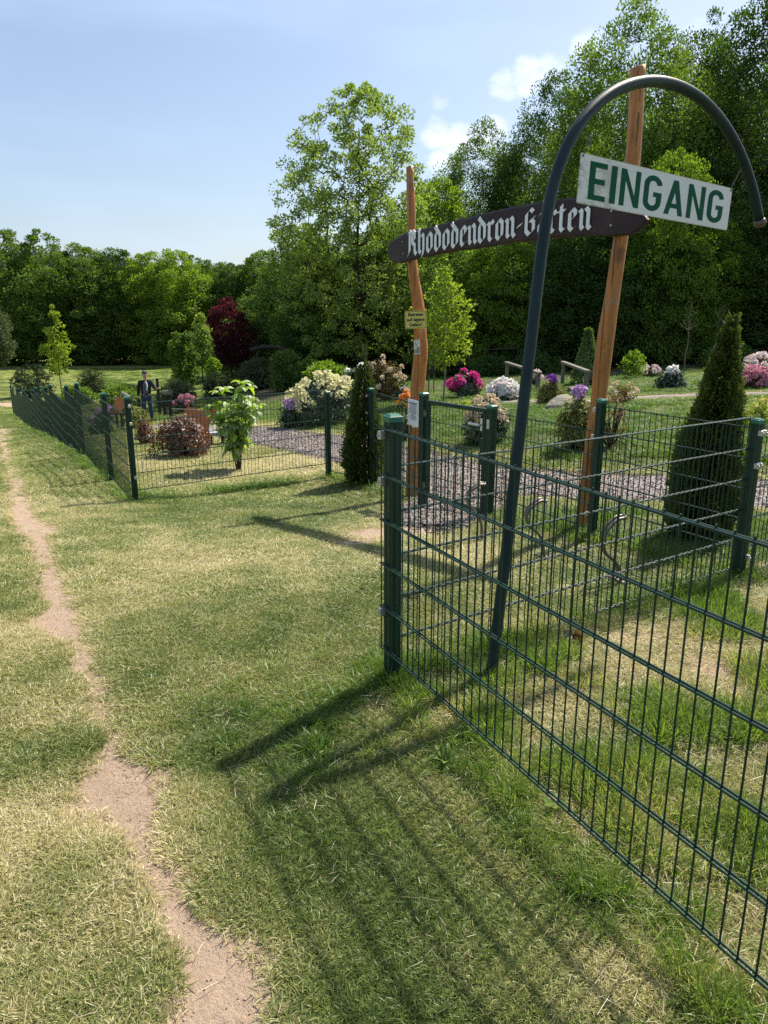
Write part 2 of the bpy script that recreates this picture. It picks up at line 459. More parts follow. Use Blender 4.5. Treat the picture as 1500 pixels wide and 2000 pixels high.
# ------------------------------------------------------------------ where the ground is bare, dry or unmown
def V2(px, py):
    p = GR(px, py); return (p.x, p.y)
PATH = []
for (px, py, hw) in [(0, 838, 5), (6, 870, 6), (16, 910, 7), (30, 960, 9), (45, 1010, 11), (68, 1040, 19), (85, 1090, 16), (108, 1168, 22), (128, 1238, 30), (182, 1320, 30), (200, 1390, 20), (225, 1450, 22),
                     (235, 1530, 46), (232, 1570, 70), (255, 1612, 52), (285, 1665, 26), (322, 1720, 36), (345, 1775, 44), (390, 1845, 60), (440, 1905, 84), (445, 1960, 88), (440, 2040, 90)]:
    p = GR(px, py); PATH.append((p.x, p.y, hw * pxm(p)))
_e = PATH[-1]; PATH.append((_e[0] - .1, _e[1] - .6, .15)); PATH.append((_e[0] - .15, _e[1] - 3, .12))
BARE = []
for (px, py, r, w) in [(120, 1245, .07, .4), (235, 1560, .16, 1.1), (740, 1040, .42, .85), (690, 1060, .32, .55), (400, 1100, .22, .45), (480, 1092, .16, .4), (330, 1112, .16, .35), (300, 1150, .14, .2), (1400, 1300, .16, .7), (1260, 1235, .16, .6), (1480, 1240, .14, .55), (1010, 1240, .13, .5), (1110, 1270, .12, .5),
                       (1040, 1440, .08, .55), (960, 1440, .05, .5), (1110, 1590, .045, .45), (1000, 1420, .06, .4), (1300, 1560, .07, .45), (930, 1120, .3, .45), (865, 985, .35, .9), (800, 1030, .4, .8), (680, 935, .25, .45), (465, 925, .25, .5), (15, 790, 1.5, .9), (300, 920, .35, .35)]:
    p = GR(px, py); BARE.append((p.x, p.y, r, w))
DRY = []
for (px, py, r, w) in [(60, 1650, .30, .4), (250, 1700, .25, .35), (50, 1250, .5, .3), (60, 1900, .25, .25), (1330, 1300, .55, .5), (1100, 1230, .4, .4), (1200, 1600, .3, .4), (1050, 1500, .18, .35), (900, 1560, .12, .3), (1300, 1900, .2, .35), (860, 1400, .12, .35),
                       (560, 905, .9, .5), (420, 930, .7, .45), (330, 900, .9, .45), (620, 855, .9, .3), (760, 840, .7, .4), (1050, 880, .8, .35), (1300, 880, .7, .4), (1450, 800, 1.2, .4), (400, 1110, .7, .3), (300, 1080, .6, .25), (560, 1130, .6, .2), (100, 1000, .8, .3),
                       (520, 830, 2, .3), (350, 760, 6, .25), (900, 1100, .5, .4), (960, 1480, .10, .5), (1080, 1600, .10, .5), (1000, 1560, .09, .35), (1190, 1720, .09, .45), (1100, 1700, .10, .3)]:
    p = GR(px, py); DRY.append((p.x, p.y, r, w))
GREEN = []
for (px, py, r, w) in [(620, 1490, .25, .4), (850, 1780, .3, .35), (600, 1230, .5, .2), (600, 1010, .6, .35), (380, 990, .7, .2), (430, 1450, .25, .3), (800, 1990, .3, .3), (400, 1250, .35, .2), (1050, 830, 2.2, .5), (560, 1600, .22, .3), (680, 1680, .2, .3), (1260, 1350, .15, .4), (1330, 1780, .12, .4)]:
    p = GR(px, py); GREEN.append((p.x, p.y, r, w))
def segd(x, y, a, b):
    ax, ay, bx, by = a[0], a[1], b[0], b[1]
    dx, dy = bx - ax, by - ay
    t = np.clip(((x - ax) * dx + (y - ay) * dy) / (dx * dx + dy * dy + 1e-12), 0, 1)
    return np.hypot(x - ax - t * dx, y - ay - t * dy), t
def blob(x, y, lst):
    o = np.zeros_like(x)
    for (bx, by, r, w) in lst:
        o = np.maximum(o, w * np.exp(-((x - bx) ** 2 + (y - by) ** 2) / (r * r)))
    return o
def masks(x, y):
    x = np.asarray(x, float); y = np.asarray(y, float)
    dist = np.hypot(x, y)
    fine = fbm(x * 14, y * 14, 21, 3); mid = fbm(x * 3.2, y * 3.2, 31, 3); low = fbm(x * .7, y * .7, 41, 3)
    b = np.zeros_like(x)
    for i in range(len(PATH) - 1):
        d, t = segd(x, y, PATH[i], PATH[i + 1])
        hw = PATH[i][2] * (1 - t) + PATH[i + 1][2] * t
        b = np.maximum(b, 1.75 - d / np.maximum(hw * (1.0 + .50 * (PATH[i][1] > 4.2) + .75 * (PATH[i][1] > 7)), .035))
    b = np.clip(b, 0, 1.15)
    b = np.maximum(b, blob(x, y, BARE) * 1.25)
    bare = np.clip((b + (fine - .5) * 1.5 + (mid - .5) * .8 - .30) * 1.7, 0, 1)
    dry = .47 + (mid - .5) * .75 + (low - .5) * .35 + (fine - .5) * .5 + blob(x, y, DRY) - blob(x, y, GREEN) * .6 + .30 * np.clip(b, 0, 1)
    dry = dry - np.clip((dist - 13) / 10, 0, 1) * .22
    return bare, np.clip(dry, 0, 1)

# ------------------------------------------------------------------ ground sheet
ys = [-16, -13, -10, -7, -5, -3, -1.5, -.5, 0]
y = .3
while y < 100: ys.append(y); y += .012 + .0125 * y
while y < 3000: ys.append(y); y *= 1.25
xs = list(np.arange(-4, 4.01, .055))
x = 4.06
while x < 80: xs += [x, -x]; x += .02 + .016 * x
while x < 3000: xs += [x, -x]; x *= 1.35
xs = np.array(sorted(xs)); ys = np.array(ys)
GX, GY = np.meshgrid(xs, ys)
GZ = gz(GX, GY)
far = np.clip((np.hypot(GX, GY) - 90) / 60, 0, 1)
GZ = GZ * (1 - far) + (-3.2) * far
bare, dry = masks(GX, GY)
# worn path lies a little lower than the turf
near = np.exp(-np.hypot(GX, GY) / 14)
GZ = GZ - bare * .012 * near
nx, ny = len(xs), len(ys)
idx = np.arange(nx * ny).reshape(ny, nx)
Fq = np.stack([idx[:-1, :-1], idx[:-1, 1:], idx[1:, 1:], idx[1:, :-1]], -1).reshape(-1, 4)
me = npmesh('ground', np.stack([GX, GY, GZ], -1).reshape(-1, 3), Fq)
for nm, arr in (('bare', bare), ('dry', dry)):
    a = me.attributes.new(nm, 'FLOAT', 'POINT'); a.data.foreach_set('value', arr.ravel().astype(np.float32))
t = NT('turf_soil'); p = t.pos()
ab = t.attr('bare'); ad = t.attr('dry')
n1 = t.noise(p, 9, 6, .6); n2_ = t.noise(p, 70, 5, .65); n4 = t.noise(p, 320, 3, .6); n5 = t.noise(t.mapv(p, (1, .45, 1)), 1.3, 4)
soil = t.mix(n1, (.36, .26, .185), (.49, .365, .27))
soil = t.mix(t.mr(n2_, .42, .7, 0, .55), soil, (.28, .20, .145))
soil = t.mix(t.mr(n4, .55, .75, 0, .4), soil, (.58, .47, .36))
th = t.mix(n2_, (.085, .075, .035), (.24, .20, .11))
gn = t.mix(n2_, (.065, .090, .022), (.125, .150, .038))
dn = t.math('ADD', ad, t.math('MULTIPLY', t.math('SUBTRACT', n2_, .5), 1.2))
turf = t.mix(t.mr(dn, .2, .8), gn, th)
# farther off, the sheet itself carries the mown green
dist = t.n('ShaderNodeVectorMath', operation='LENGTH'); t.set(dist, 0, p)
ff = t.mr(dist.outputs['Value'], 16, 40, 0, 1, True)
farc = t.mix(t.mr(t.noise(t.mapv(p, (.25, 1.2, 1)), 1.6, 5), .35, .68), (.19, .235, .06), (.32, .32, .125))
farc = t.mix(t.mr(t.noise(p, 6, 4), .35, .7, 0, .5), farc, (.125, .18, .04))
turf = t.mix(ff, turf, farc)
col = t.mix(t.mr(t.math('ADD', ab, t.math('MULTIPLY', t.math('SUBTRACT', n2_, .5), .5)), .3, .6), turf, soil)
vc = t.n('ShaderNodeTexVoronoi', feature='DISTANCE_TO_EDGE'); wv = t.n('ShaderNodeVectorMath', operation='ADD'); t.set(wv, 0, p); t.set(wv, 1, t.mix(1.0, t.noise(p, 12, 4, out='Color'), (.09, .09, .09), 'MULTIPLY')); t.set(vc, 'Vector', wv.outputs[0]); vc.inputs['Scale'].default_value = 15
crk = t.math('MULTIPLY', t.mr(vc.outputs['Distance'], .0, .045, 1, 0), t.mr(t.noise(p, 3, 2), .42, .6))
col = t.mix(t.math('MULTIPLY', crk, t.mr(ab, .4, .9, 0, .5)), col, (.16, .11, .075))
col = t.mix(t.math('MULTIPLY', t.mr(t.noise(p, 5, 5, .7), .50, .68), t.mr(ab, .3, .9, 0, .35)), col, (.27, .20, .13))
# fine dry cracks and pits in the soil
M['ground'] = t.principled(col, .95, 0, .1, t.bump(t.math('ADD', t.math('ADD', n2_, t.math('MULTIPLY', n4, .6)), t.math('MULTIPLY', n1, .8)), .8, .02))
tag(obj('ground', me, M['ground'], smooth=True), kind='structure')

# ------------------------------------------------------------------ gravel path (ribbon laid on the ground)
def ribbon(pts, hw, step=.12, nacross=14, lift=.022, seed=5, ex=.12):
    P = np.array([(p[0], p[1]) for p in pts]); Hw = np.array(hw, float)
    s = np.r_[0, np.cumsum(np.hypot(*np.diff(P, axis=0).T))]
    q = np.arange(0, s[-1], step)
    # smooth by interpolating then box filtering
    X = np.interp(q, s, P[:, 0]); Y = np.interp(q, s, P[:, 1]); H = np.interp(q, s, Hw)
    k = max(3, int(1.0 / step)); ker = np.ones(k) / k
    pad = lambda a: np.convolve(np.r_[np.full(k, a[0]), a, np.full(k, a[-1])], ker, 'same')[k:-k]
    X, Y, H = pad(X), pad(Y), pad(H)
    tx, ty = np.gradient(X), np.gradient(Y); l = np.hypot(tx, ty) + 1e-9
    nxn, nyn = -ty / l, tx / l
    V = []
    e1 = (fbm(q * 1.6, q * 0 + seed, seed) - .5) * 2 * ex; e2 = (fbm(q * 1.6, q * 0 + seed + 9, seed + 5) - .5) * 2 * ex
    for j in range(nacross + 1):
        u = -1 + 2 * j / nacross
        off = np.where(u < 0, u * (H + e1), u * (H + e2))
        xx = X + nxn * off; yy = Y + nyn * off
        zz = gz(xx, yy) + lift * (1 - max(0, abs(u) - .8) / .2 * 1.6)
        V.append(np.stack([xx, yy, zz], -1))
    V = np.stack(V, 1); n_, m_ = V.shape[:2]
    ii = np.arange(n_ * m_).reshape(n_, m_)
    Fq = np.stack([ii[:-1, :-1], ii[:-1, 1:], ii[1:, 1:], ii[1:, :-1]], -1).reshape(-1, 4)
    return V.reshape(-1, 3), Fq[:, ::-1]
def edge_path(pairs):
    pts, hw = [], []
    for (ax, ay, bx, by) in pairs:
        a = GR(ax, ay); b = GR(bx, by)
        pts.append(((a.x + b.x) / 2, (a.y + b.y) / 2)); hw.append(max(.3, (a - b).length / 2))
    return pts, hw
GP, GH = edge_path([(330, 826, 320, 832), (400, 832, 392, 842), (480, 836, 470, 850), (540, 846, 530, 868), (620, 852, 605, 884), (700, 864, 680, 900), (780, 882, 760, 920), (860, 898, 850, 950), (960, 905, 945, 975), (1080, 908, 1080, 985),
                    (1200, 912, 1205, 995), (1330, 918, 1345, 1000), (1490, 925, 1510, 1010), (1700, 940, 1740, 1030), (2100, 950, 2200, 1050)])
gv = ribbon(GP, [min(max(h, .45), .75) for h in GH])
c0 = GR(905, 945); 
g2 = ribbon([(c0.x + .1, c0.y + .5)] + [V2(890, 985), V2(862, 1012), V2(832, 1036)], [.62, .6, .5, .35], seed=8, lift=.016)
g3p, g3h = edge_path([(940, 781, 940, 786), (1000, 783, 1000, 788), (1100, 781, 1100, 787), (1200, 776, 1200, 783), (1300, 770, 1300, 778), (1380, 768, 1385, 776), (1500, 764, 1510, 774), (1700, 764, 1710, 774)])
g3 = ribbon([(p[0], p[1]) for p in g3p], [.26] * len(g3p), seed=12, lift=.02)
GRAV = (np.concatenate([gv[0], g2[0], g3[0]]), np.concatenate([gv[1], g2[1] + len(gv[0]), g3[1] + len(gv[0]) + len(g2[0])]))
me = npmesh('gravel_path', *GRAV)
t = NT('purple_grey_gravel'); p = t.pos()
vo = t.n('ShaderNodeTexVoronoi'); t.set(vo, 'Vector', p); vo.inputs['Scale'].default_value = 42
vs_ = t.n('ShaderNodeSeparateXYZ'); t.set(vs_, 0, vo.outputs['Color'])
col = t.ramp(vs_.outputs[0], [(0, (.09, .076, .074)), (.35, (.155, .133, .13)), (.7, (.235, .208, .20)), (1, (.38, .345, .33))])
col = t.mix(t.mr(t.noise(p, 2.6, 6, .65), .42, .62, 0, .65), col, (.33, .25, .19))
M['gravel'] = t.principled(col, .9, 0, .2, t.bump(t.mr(vo.outputs['Distance'], 0, .6, 1, 0), .9, .015))
tag(obj('gravel_path', me, M['gravel'], smooth=True), kind='structure')
# bare dark soil bed under the trees
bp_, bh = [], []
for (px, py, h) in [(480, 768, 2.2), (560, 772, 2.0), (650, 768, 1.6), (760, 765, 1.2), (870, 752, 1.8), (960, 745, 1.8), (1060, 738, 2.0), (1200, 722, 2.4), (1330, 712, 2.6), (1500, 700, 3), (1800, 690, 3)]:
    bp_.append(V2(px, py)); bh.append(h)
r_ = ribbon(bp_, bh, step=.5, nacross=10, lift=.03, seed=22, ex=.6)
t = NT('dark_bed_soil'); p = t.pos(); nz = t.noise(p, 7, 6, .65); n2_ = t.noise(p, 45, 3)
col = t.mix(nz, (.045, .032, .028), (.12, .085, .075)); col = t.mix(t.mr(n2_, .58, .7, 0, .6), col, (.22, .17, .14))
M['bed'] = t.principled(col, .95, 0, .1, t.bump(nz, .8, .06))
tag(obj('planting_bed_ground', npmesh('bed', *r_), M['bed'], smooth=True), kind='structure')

# ------------------------------------------------------------------ fences
D1 = Vector((-.494, 1.0, 0)).normalized()
OUT1 = Vector((-D1.y, D1.x, 0))           # outer side of fences that run along D1 (towards the lawn)
def sub(mb, org):
    mb.v = [(v[0] - org[0], v[1] - org[1], v[2] - org[2]) for v in mb.v]; return mb
def panel(A, B, top, rows=5, gap=.2, r=.0027, rh=.0037, nv=5, step=.05):
    """twin-wire mesh panel between two points, top wire at height top"""
    m = MB(); d = Vector((B.x - A.x, B.y - A.y, 0)); Ln = d.length; d.normalize(); nrm = Vector((-d.y, d.x, 0))
    bot = top - rows * gap
    k = int(Ln / step)
    off = (Ln - k * step) / 2
    for i in range(k + 1):
        q = Vector((A.x, A.y, 0)) + d * (off + i * step)
        m.tube([(q.x, q.y, bot - .012), (q.x, q.y, top + .012)], r, nv)
    for j in range(rows + 1):
        z = top - j * gap
        for s_ in (-1, 1):
            a = Vector((A.x, A.y, z)) + nrm * s_ * (r + rh); b = Vector((B.x, B.y, z)) + nrm * s_ * (r + rh)
            m.tube([a, b], rh, nv + 1)
    return m
def post_mb(base, top, ang, w=.06, dp=.06, bury=.08):
    m = MB(); h = top - base.z + bury
    Mx = Matrix.Rotation(ang, 3, 'Z')
    # grooved rectangular tube
    g_ = .004; ww, dd = w / 2, dp / 2
    prof = []
    for (sx, sy, ex_, ey) in ((1, -1, 0, 1), (1, 1, -1, 0), (-1, 1, 0, -1), (-1, -1, 1, 0)):
        a = Vector((sx * ww, sy * dd, 0)); e = Vector((ex_, ey, 0)); Ln = w if ex_ else dp
        inn = Vector((-e.y, e.x, 0))
        for (s_, q) in ((.06, 0), (.30, 0), (.36, 1), (.46, 1), (.52, 0), (.94, 0)):
            prof.append(a + e * Ln * s_ + inn * g_ * q)
    vs = [Mx @ p + Vector((base.x, base.y, base.z - bury)) for p in prof] + [Mx @ p + Vector((base.x, base.y, top)) for p in prof]
    n_ = len(prof)
    fs = [tuple(range(n_ - 1, -1, -1)), tuple(range(n_, 2 * n_))]
    for i in range(n_):
        j = (i + 1) % n_; fs.append((i, j, n_ + j, n_ + i))
    m.add(vs, fs); return m
def add_post(par, base, top, ang, w=.06, dp=.06, clamps=(), cside=None):
    o = obj('post', sub(post_mb(base, top, ang, w, dp), par.location), M['fence'], par)
    c = MB(); Mx = Matrix.Rotation(ang, 3, 'Z')
    c.bbox((base.x, base.y, top + .009), (w + .007, dp + .007, .026), .004, Mx)
    c.box((base.x, base.y, top + .025), (w * .96, dp * .96, .008), Mx, .75)
    obj('post_cap', sub(c, par.location), M['cap'], o)
    for (z, nrm, side) in clamps:
        k = MB(); q = Vector((base.x, base.y, z)) + nrm * (dp / 2 + .012) + side * (w / 2 - .008)
        a2 = math.atan2(nrm.x, -nrm.y)
        Mk = Matrix.Rotation(a2, 3, 'Z')
        k.bbox(q, (.026, .030, .036), .004, Mk)
        k.ball(q + nrm * .017, .006, 7, 5)
        obj('clamp', sub(k, par.location), M['clamp'], o)
    return o
A1 = math.atan2(D1.y, D1.x)
P0 = GR(766, 1326); P1 = GR(1440, 1128); P2 = GR(1155, 1052)
G1 = GR(825, 990); G2 = GR(953, 1008); PB = GR(725, 948); PA = GR(642, 932); PF = GR(265, 978)
def topz(px, py, base): return atY(px, py, base.y).z
T0 = topz(767, 822, P0) ; T1 = topz(1480, 826, P1); T2 = topz(1180, 786, P2); TG1 = topz(835, 772, G1); TG2 = topz(964, 797, G2)
TB = topz(728, 762, PB); TA = topz(641, 768, PA); TF = topz(251, 779, PF)
D2 = Vector((P1.x - P0.x, P1.y - P0.y, 0)).normalized(); N2 = Vector((D2.y, -D2.x, 0))
def off(p, v, k): return Vector((p.x + v.x * k, p.y + v.y * k, p.z))

# fence in front, right of the lawn: runs past the camera
f = thing('mesh_fence', 'green twin-wire mesh fence closest to the viewer, crossing the lower right corner', 'fence', P0)
tp1 = topz(757, 836, P0)
clA = [(tp1 - .03, OUT1, -D1 * -1), (tp1 - .2 - .03, OUT1, D1), (tp1 - .83, OUT1, D1)]
add_post(f, P0, T0, A1, clamps=clA)
E1 = Vector((P0.x, P0.y, 0)) - D1 * 2.52; E1.z = g(E1.x, E1.y)
E2 = Vector((P0.x, P0.y, 0)) - D1 * 5.04; E2.z = g(E2.x, E2.y)
a = off(P0, OUT1, .040); a = a + D1 * .032
obj('mesh_panel', sub(panel(a, off(E1, OUT1, .040), tp1, 5, .2, .0028, .0037, 8), P0), M['fence'], f)
add_post(f, E1, T0, A1, clamps=[(tp1 - .03, OUT1, D1)])
obj('mesh_panel', sub(panel(off(E1, OUT1, .040) - D1 * .01, off(E2, OUT1, .040), tp1, 5, .2, .0028, .0037, 8), P0), M['fence'], f)
add_post(f, E2, T0, A1)
# cross fence between the two capped posts
f = thing('mesh_fence', 'green mesh fence from the closest capped post to the corner post by the big thuja', 'fence', off(P0, D2, .3))
tp2 = topz(790, 913, P0)
obj('mesh_panel', sub(panel(off(off(P0, D2, .033), N2, -.02), off(off(P1, D2, -.033), N2, -.02), tp2, 5, .2, .0028, .0037, 6), f.location), M['fence'], f)
# entrance fence: gate post - P2 - P1 and on to the right
f = thing('mesh_fence', 'green mesh fence between the gate and the corner post in front of the big thuja', 'fence', P1)
IN1 = -OUT1
tpa = topz(1465, 835, P1); tpb = topz(1162, 843, P2)
add_post(f, P1, T1, A1, clamps=[(tpa - .03, N2, D2 * .9), (tpa - .03, N2, -D2 * .9), (tpa - .24, N2, D2 * .9), (tpa - .24, N2, -D2 * .9), (tpa - .86, N2, D2 * .9)])
add_post(f, P2, T2, A1, clamps=[(T2 - .06, OUT1, D1), (T2 - .27, OUT1, D1), (T2 - .9, OUT1, D1)])
obj('mesh_panel', sub(panel(P1 + D1 * .035, P2 - D1 * .035, T2 - .03, 5, .2, .0028, .0037, 5), P1), M['fence'], f)
obj('mesh_panel', sub(panel(P2 + D1 * .035, G2 - D1 * .05, tpb, 5, .2, .0028, .0037, 5), P1), M['fence'], f)
P3 = Vector((P1.x, P1.y, 0)) + D2 * 2.52; P3.z = g(P3.x, P3.y)
obj('mesh_panel', sub(panel(P1 + D2 * .035, P3 - D2 * .035, tpa, 5, .2, .0028, .0037, 5), P1), M['fence'], f)
add_post(f, P3, T1 + .05, A1)
# fence from the gate post back to the left corner
f = thing('mesh_fence', 'green mesh fence from the gate past the small thuja to the dark corner post', 'fence', PF)
add_post(f, PB, TB, A1, .065, .065, clamps=[(TB - .07, OUT1, D1), (TB - .28, OUT1, D1), (TB - .95, OUT1, D1)])
DA = Vector((PA.x - PF.x, PA.y - PF.y, 0)).normalized(); NA = Vector((DA.y, -DA.x, 0))
add_post(f, PA, TA, math.atan2(DA.y, DA.x), .065, .065)
add_post(f, PF, TF, A1, .065, .065, clamps=[(TF - .08, NA, DA * .2), (TF - .28, NA, DA * .2), (TF - .9, NA, DA * .2)])
obj('mesh_panel', sub(panel(PF + DA * .04, PA - DA * .04, topz(270, 789, PF), 5, .2, .0028, .0037, 5), PF), M['fence'], f)
DB = Vector((PB.x - PA.x, PB.y - PA.y, 0)).normalized()
obj('mesh_panel', sub(panel(PA + DB * .035, PB - DB * .035, topz(650, 776, PA), 5, .2, .0028, .0037, 5), PF), M['fence'], f)
DC = Vector((G1.x - PB.x, G1.y - PB.y, 0)).normalized()
tpn = topz(735, 765, PB)
obj('mesh_panel', sub(panel(PB + DC * .035, G1 - DC * .05, tpn, 5, .2, .0028, .0037, 5), PF), M['fence'], f)

# long stepped fence running down the slope on the left
f = thing('mesh_fence', 'long green mesh fence stepping down the slope beside the worn path', 'fence', PF)
ts = [0, 1.5, 4.05, 5.5, 8.4, 9.7, 12.5, 13.8, 16.8, 18.2, 21.0, 22.3, 25.2, 27.0]
PS = []
for i, tt in enumerate(ts):
    x = PF.x - .546 * tt; y_ = PF.y + tt
    PS.append(Vector((x, y_, g(x, y_))))
for i, p in enumerate(PS):
    top = p.z + 1.17 + (.04 if i % 2 == 0 else .0)
    if i == len(PS) - 1: top = p.z + 1.35
    if i: add_post(f, p, top, A1, .065, .065)
    if i:
        q = PS[i - 1]
        obj('mesh_panel', sub(panel(off(q, OUT1, .042) + D1 * .01, off(p, OUT1, .042) - D1 * .01, top - .05, 5, .2, .0028, .0044, 4), PF), M['fence'], f)
LAST = PS[-1]
# far fence across the end, to the left
f = thing('mesh_fence', 'green mesh fence across the far left end of the lawn path', 'fence', LAST)
prev = Vector((LAST.x - .3, LAST.y + 3.5, 0)); prev.z = g(prev.x, prev.y)
add_post(f, prev, prev.z + 1.45, 0, .065, .065)
for k in range(5):
    q = Vector((prev.x - 2.5, prev.y + .1, 0)); q.z = g(q.x, q.y)
    add_post(f, q, q.z + 1.45, 0, .065, .065)
    obj('mesh_panel', sub(panel(prev, q, max(prev.z, q.z) + 1.40, 6, .2, .005, .008, 4, .1), LAST), M['fence'], f)
    prev = q

# ------------------------------------------------------------------ gate
gt = thing('garden_gate', 'green mesh garden gate standing closed between two thick posts, with a pale lever handle', 'gate', G1)
DG = Vector((G2.x - G1.x, G2.y - G1.y, 0)); LG = DG.length; DG.normalize(); AG = math.atan2(DG.y, DG.x); NG = Vector((DG.y, -DG.x, 0))
add_post(gt, G1, TG1, AG, .08, .08); add_post(gt, G2, TG2, AG, .08, .08)
lz1 = topz(847, 780, G1); lz0 = lz1 - 1.04
mg = Matrix.Rotation(AG, 3, 'Z')
def gp(s_, z): return Vector((G1.x, G1.y, 0)) + DG * s_ + Vector((0, 0, z))
s0, s1 = .065, LG - .065
fr = MB()
fr.bbox(gp((s0 + s1) / 2, lz1 - .02), (s1 - s0, .04, .04), .004, mg)
fr.bbox(gp((s0 + s1) / 2, lz0 + .02), (s1 - s0, .04, .04), .004, mg)
for s_ in (s0 + .02, s1 - .02): fr.bbox(gp(s_, (lz0 + lz1) / 2), (.04, .04, lz1 - lz0 - .082), .004, mg)
fr.bbox(gp(s1 - .055, (lz0 + lz1) / 2 + .1), (.03, .036, .26), .004, mg)
leaf = obj('gate_leaf', sub(fr, G1), M['fence'], gt)
obj('mesh_panel', sub(panel(gp(s0 + .03, 0), gp(s1 - .03, 0), lz1 - .022, 5, .195, .0028, .0037, 5), G1), M['fence'], leaf)
hd = MB()
hz = atY(938, 832, G2.y).z
h0 = gp(s1 - .05, hz)
hd.tube([h0 + NG * .018, h0 + NG * .06, h0 + NG * .062 - DG * .02, h0 + NG * .062 - DG * .13, h0 + NG * .05 - DG * .15], .0115, 10)
hd.bbox(h0 + NG * .022, (.03, .008, .12), .003, mg)
obj('handle', sub(hd, G1), m_simple('pale_handle', (.62, .62, .60), .35, .2), gt)
lk = MB(); lk.bbox(Vector((G2.x, G2.y, hz + .02)) + NG * .044, (.04, .008, .09), .003, mg); lk.ball(Vector((G2.x, G2.y, hz + .02)) + NG * .05, .008)
obj('lock_plate', sub(lk, G1), M['clamp'], gt)
for zz in (lz0 + .12, lz1 - .14):
    hg = MB(); q = gp(.052, zz) + NG * .03
    hg.tube([q - Vector((0, 0, .035)), q + Vector((0, 0, .035))], .011, 8); hg.box(q + DG * .02, (.04, .012, .03), mg)
    obj('hinge', sub(hg, G1), M['zinc'], gt)

# ------------------------------------------------------------------ timber posts and name board
WP = {}
def timber(name, label, Yp, rings, base_px, seed):
    base = atY(base_px[0], base_px[1], Yp)
    base.z = g(base.x, base.y)
    th = thing(name, label, 'post', base)
    P = np.array([(c[0], c[1], c[2]) for c in rings], float)
    yy = np.linspace(P[0, 1], P[-1, 1], 70)
    xx = np.interp(yy, P[:, 1], P[:, 0]); ww = np.interp(yy, P[:, 1], P[:, 2])
    ker = np.ones(5) / 5; f_ = lambda a: np.convolve(np.r_[[a[0]] * 2, a, [a[-1]] * 2], ker, 'valid')
    xx, ww = f_(xx), f_(ww)
    n_ = 18; vs = []; cen = []
    rr = np.random.RandomState(seed)
    for i in range(70):
        c = atY(xx[i], yy[i], Yp); r = ww[i] * pxm(c) / 2; cen.append(c)
        # gentle bend in depth too, like a naturally grown stem
        cy = c.y + .035 * math.sin(i * .11 + seed)
        for k in range(n_):
            w = 2 * math.pi * k / n_
            rad = r * (1 + .09 * math.cos(2 * w + i * .05 + seed) + .05 * (float(fbm(np.array([k * .5 + seed]), np.array([i * .35]), seed)[0]) - .5) * 2)
            vs.append((c.x + math.cos(w) * rad, cy + math.sin(w) * rad * .92, c.z + (.012 * math.cos(w) if i == 0 else 0)))
    fs = []
    for i in range(69):
        for k in range(n_):
            j = (k + 1) % n_; fs.append((i * n_ + k, (i + 1) * n_ + k, (i + 1) * n_ + j, i * n_ + j))
    fs.append(tuple(range(n_)))
    m = MB(); m.add(vs, fs)
    o = obj('post_stem', sub(m, base), M['timber'], th, smooth=True)
    return th, cen
tp_l = 'crooked orange-brown timber post carrying the left end of the brown name board'
tl, cl_ = timber('timber_post', tp_l, 8.62, [(800, 325, 15), (801, 360, 16), (803, 400, 19), (804, 440, 17), (804, 500, 18), (809, 550, 22), (816, 590, 24), (819, 620, 25), (821, 650, 25), (823, 690, 28), (818, 730, 27), (815, 770, 26), (812, 830, 25), (808, 900, 25), (806, 950, 26), (806, 985, 27)], (806, 975), 3)
tp_r = 'crooked orange-brown timber post behind the white sign at the right end of the board'
tr_, cr_ = timber('timber_post', tp_r, 6.2, [(1248, 130, 31), (1247, 150, 31), (1242, 200, 31), (1238, 260, 31), (1233, 320, 32), (1222, 400, 31), (1210, 465, 30), (1200, 550, 31), (1193, 600, 31), (1187, 640, 35), (1178, 720, 34), (1172, 780, 30), (1161, 840, 26), (1151, 900, 24), (1143, 970, 26), (1137, 1020, 28), (1134, 1050, 30)], (1137, 1030), 9)

class Frame:
    def __init__(s, O, X, up=Vector((0, 0, 1))):
        s.O = Vector(O); s.X = Vector(X).normalized(); s.Y = s.X.cross(up).normalized(); s.Y = -s.Y   # Y points away from viewer side
        s.Z = s.X.cross(s.Y).normalized()
        if s.Z.z < 0: s.Z = -s.Z
        s.M = Matrix(((s.X.x, s.Y.x, s.Z.x, s.O.x), (s.X.y, s.Y.y, s.Z.y, s.O.y), (s.X.z, s.Y.z, s.Z.z, s.O.z), (0, 0, 0, 1)))
    def loc(s, px, py):
        p = rayplane(px, py, s.O, s.Y) - s.O
        return (p.dot(s.X), p.dot(s.Z))
Wa = atY(802, 485, 8.62); Wb = atY(1212, 430, 6.2)
X_ = Vector((Wb.x - Wa.x, Wb.y - Wa.y, 0)).normalized()
front = X_.cross(Vector((0, 0, 1))).normalized()
if front.y > 0: front = -front
BF = Frame(Wa + front * .13, X_)
outl = [(755, 486), (764, 470), (787, 457), (850, 440), (900, 427), (950, 415), (1000, 404), (1050, 395), (1085, 390), (1120, 386), (1180, 387), (1225, 398), (1250, 412), (1262, 428), (1252, 446), (1232, 459), (1190, 461), (1150, 460), (1100, 462), (1050, 467), (1000, 474), (950, 482), (900, 489), (850, 497), (815, 504), (787, 512), (768, 514), (757, 502)]
ol = [BF.loc(*q) for q in outl]
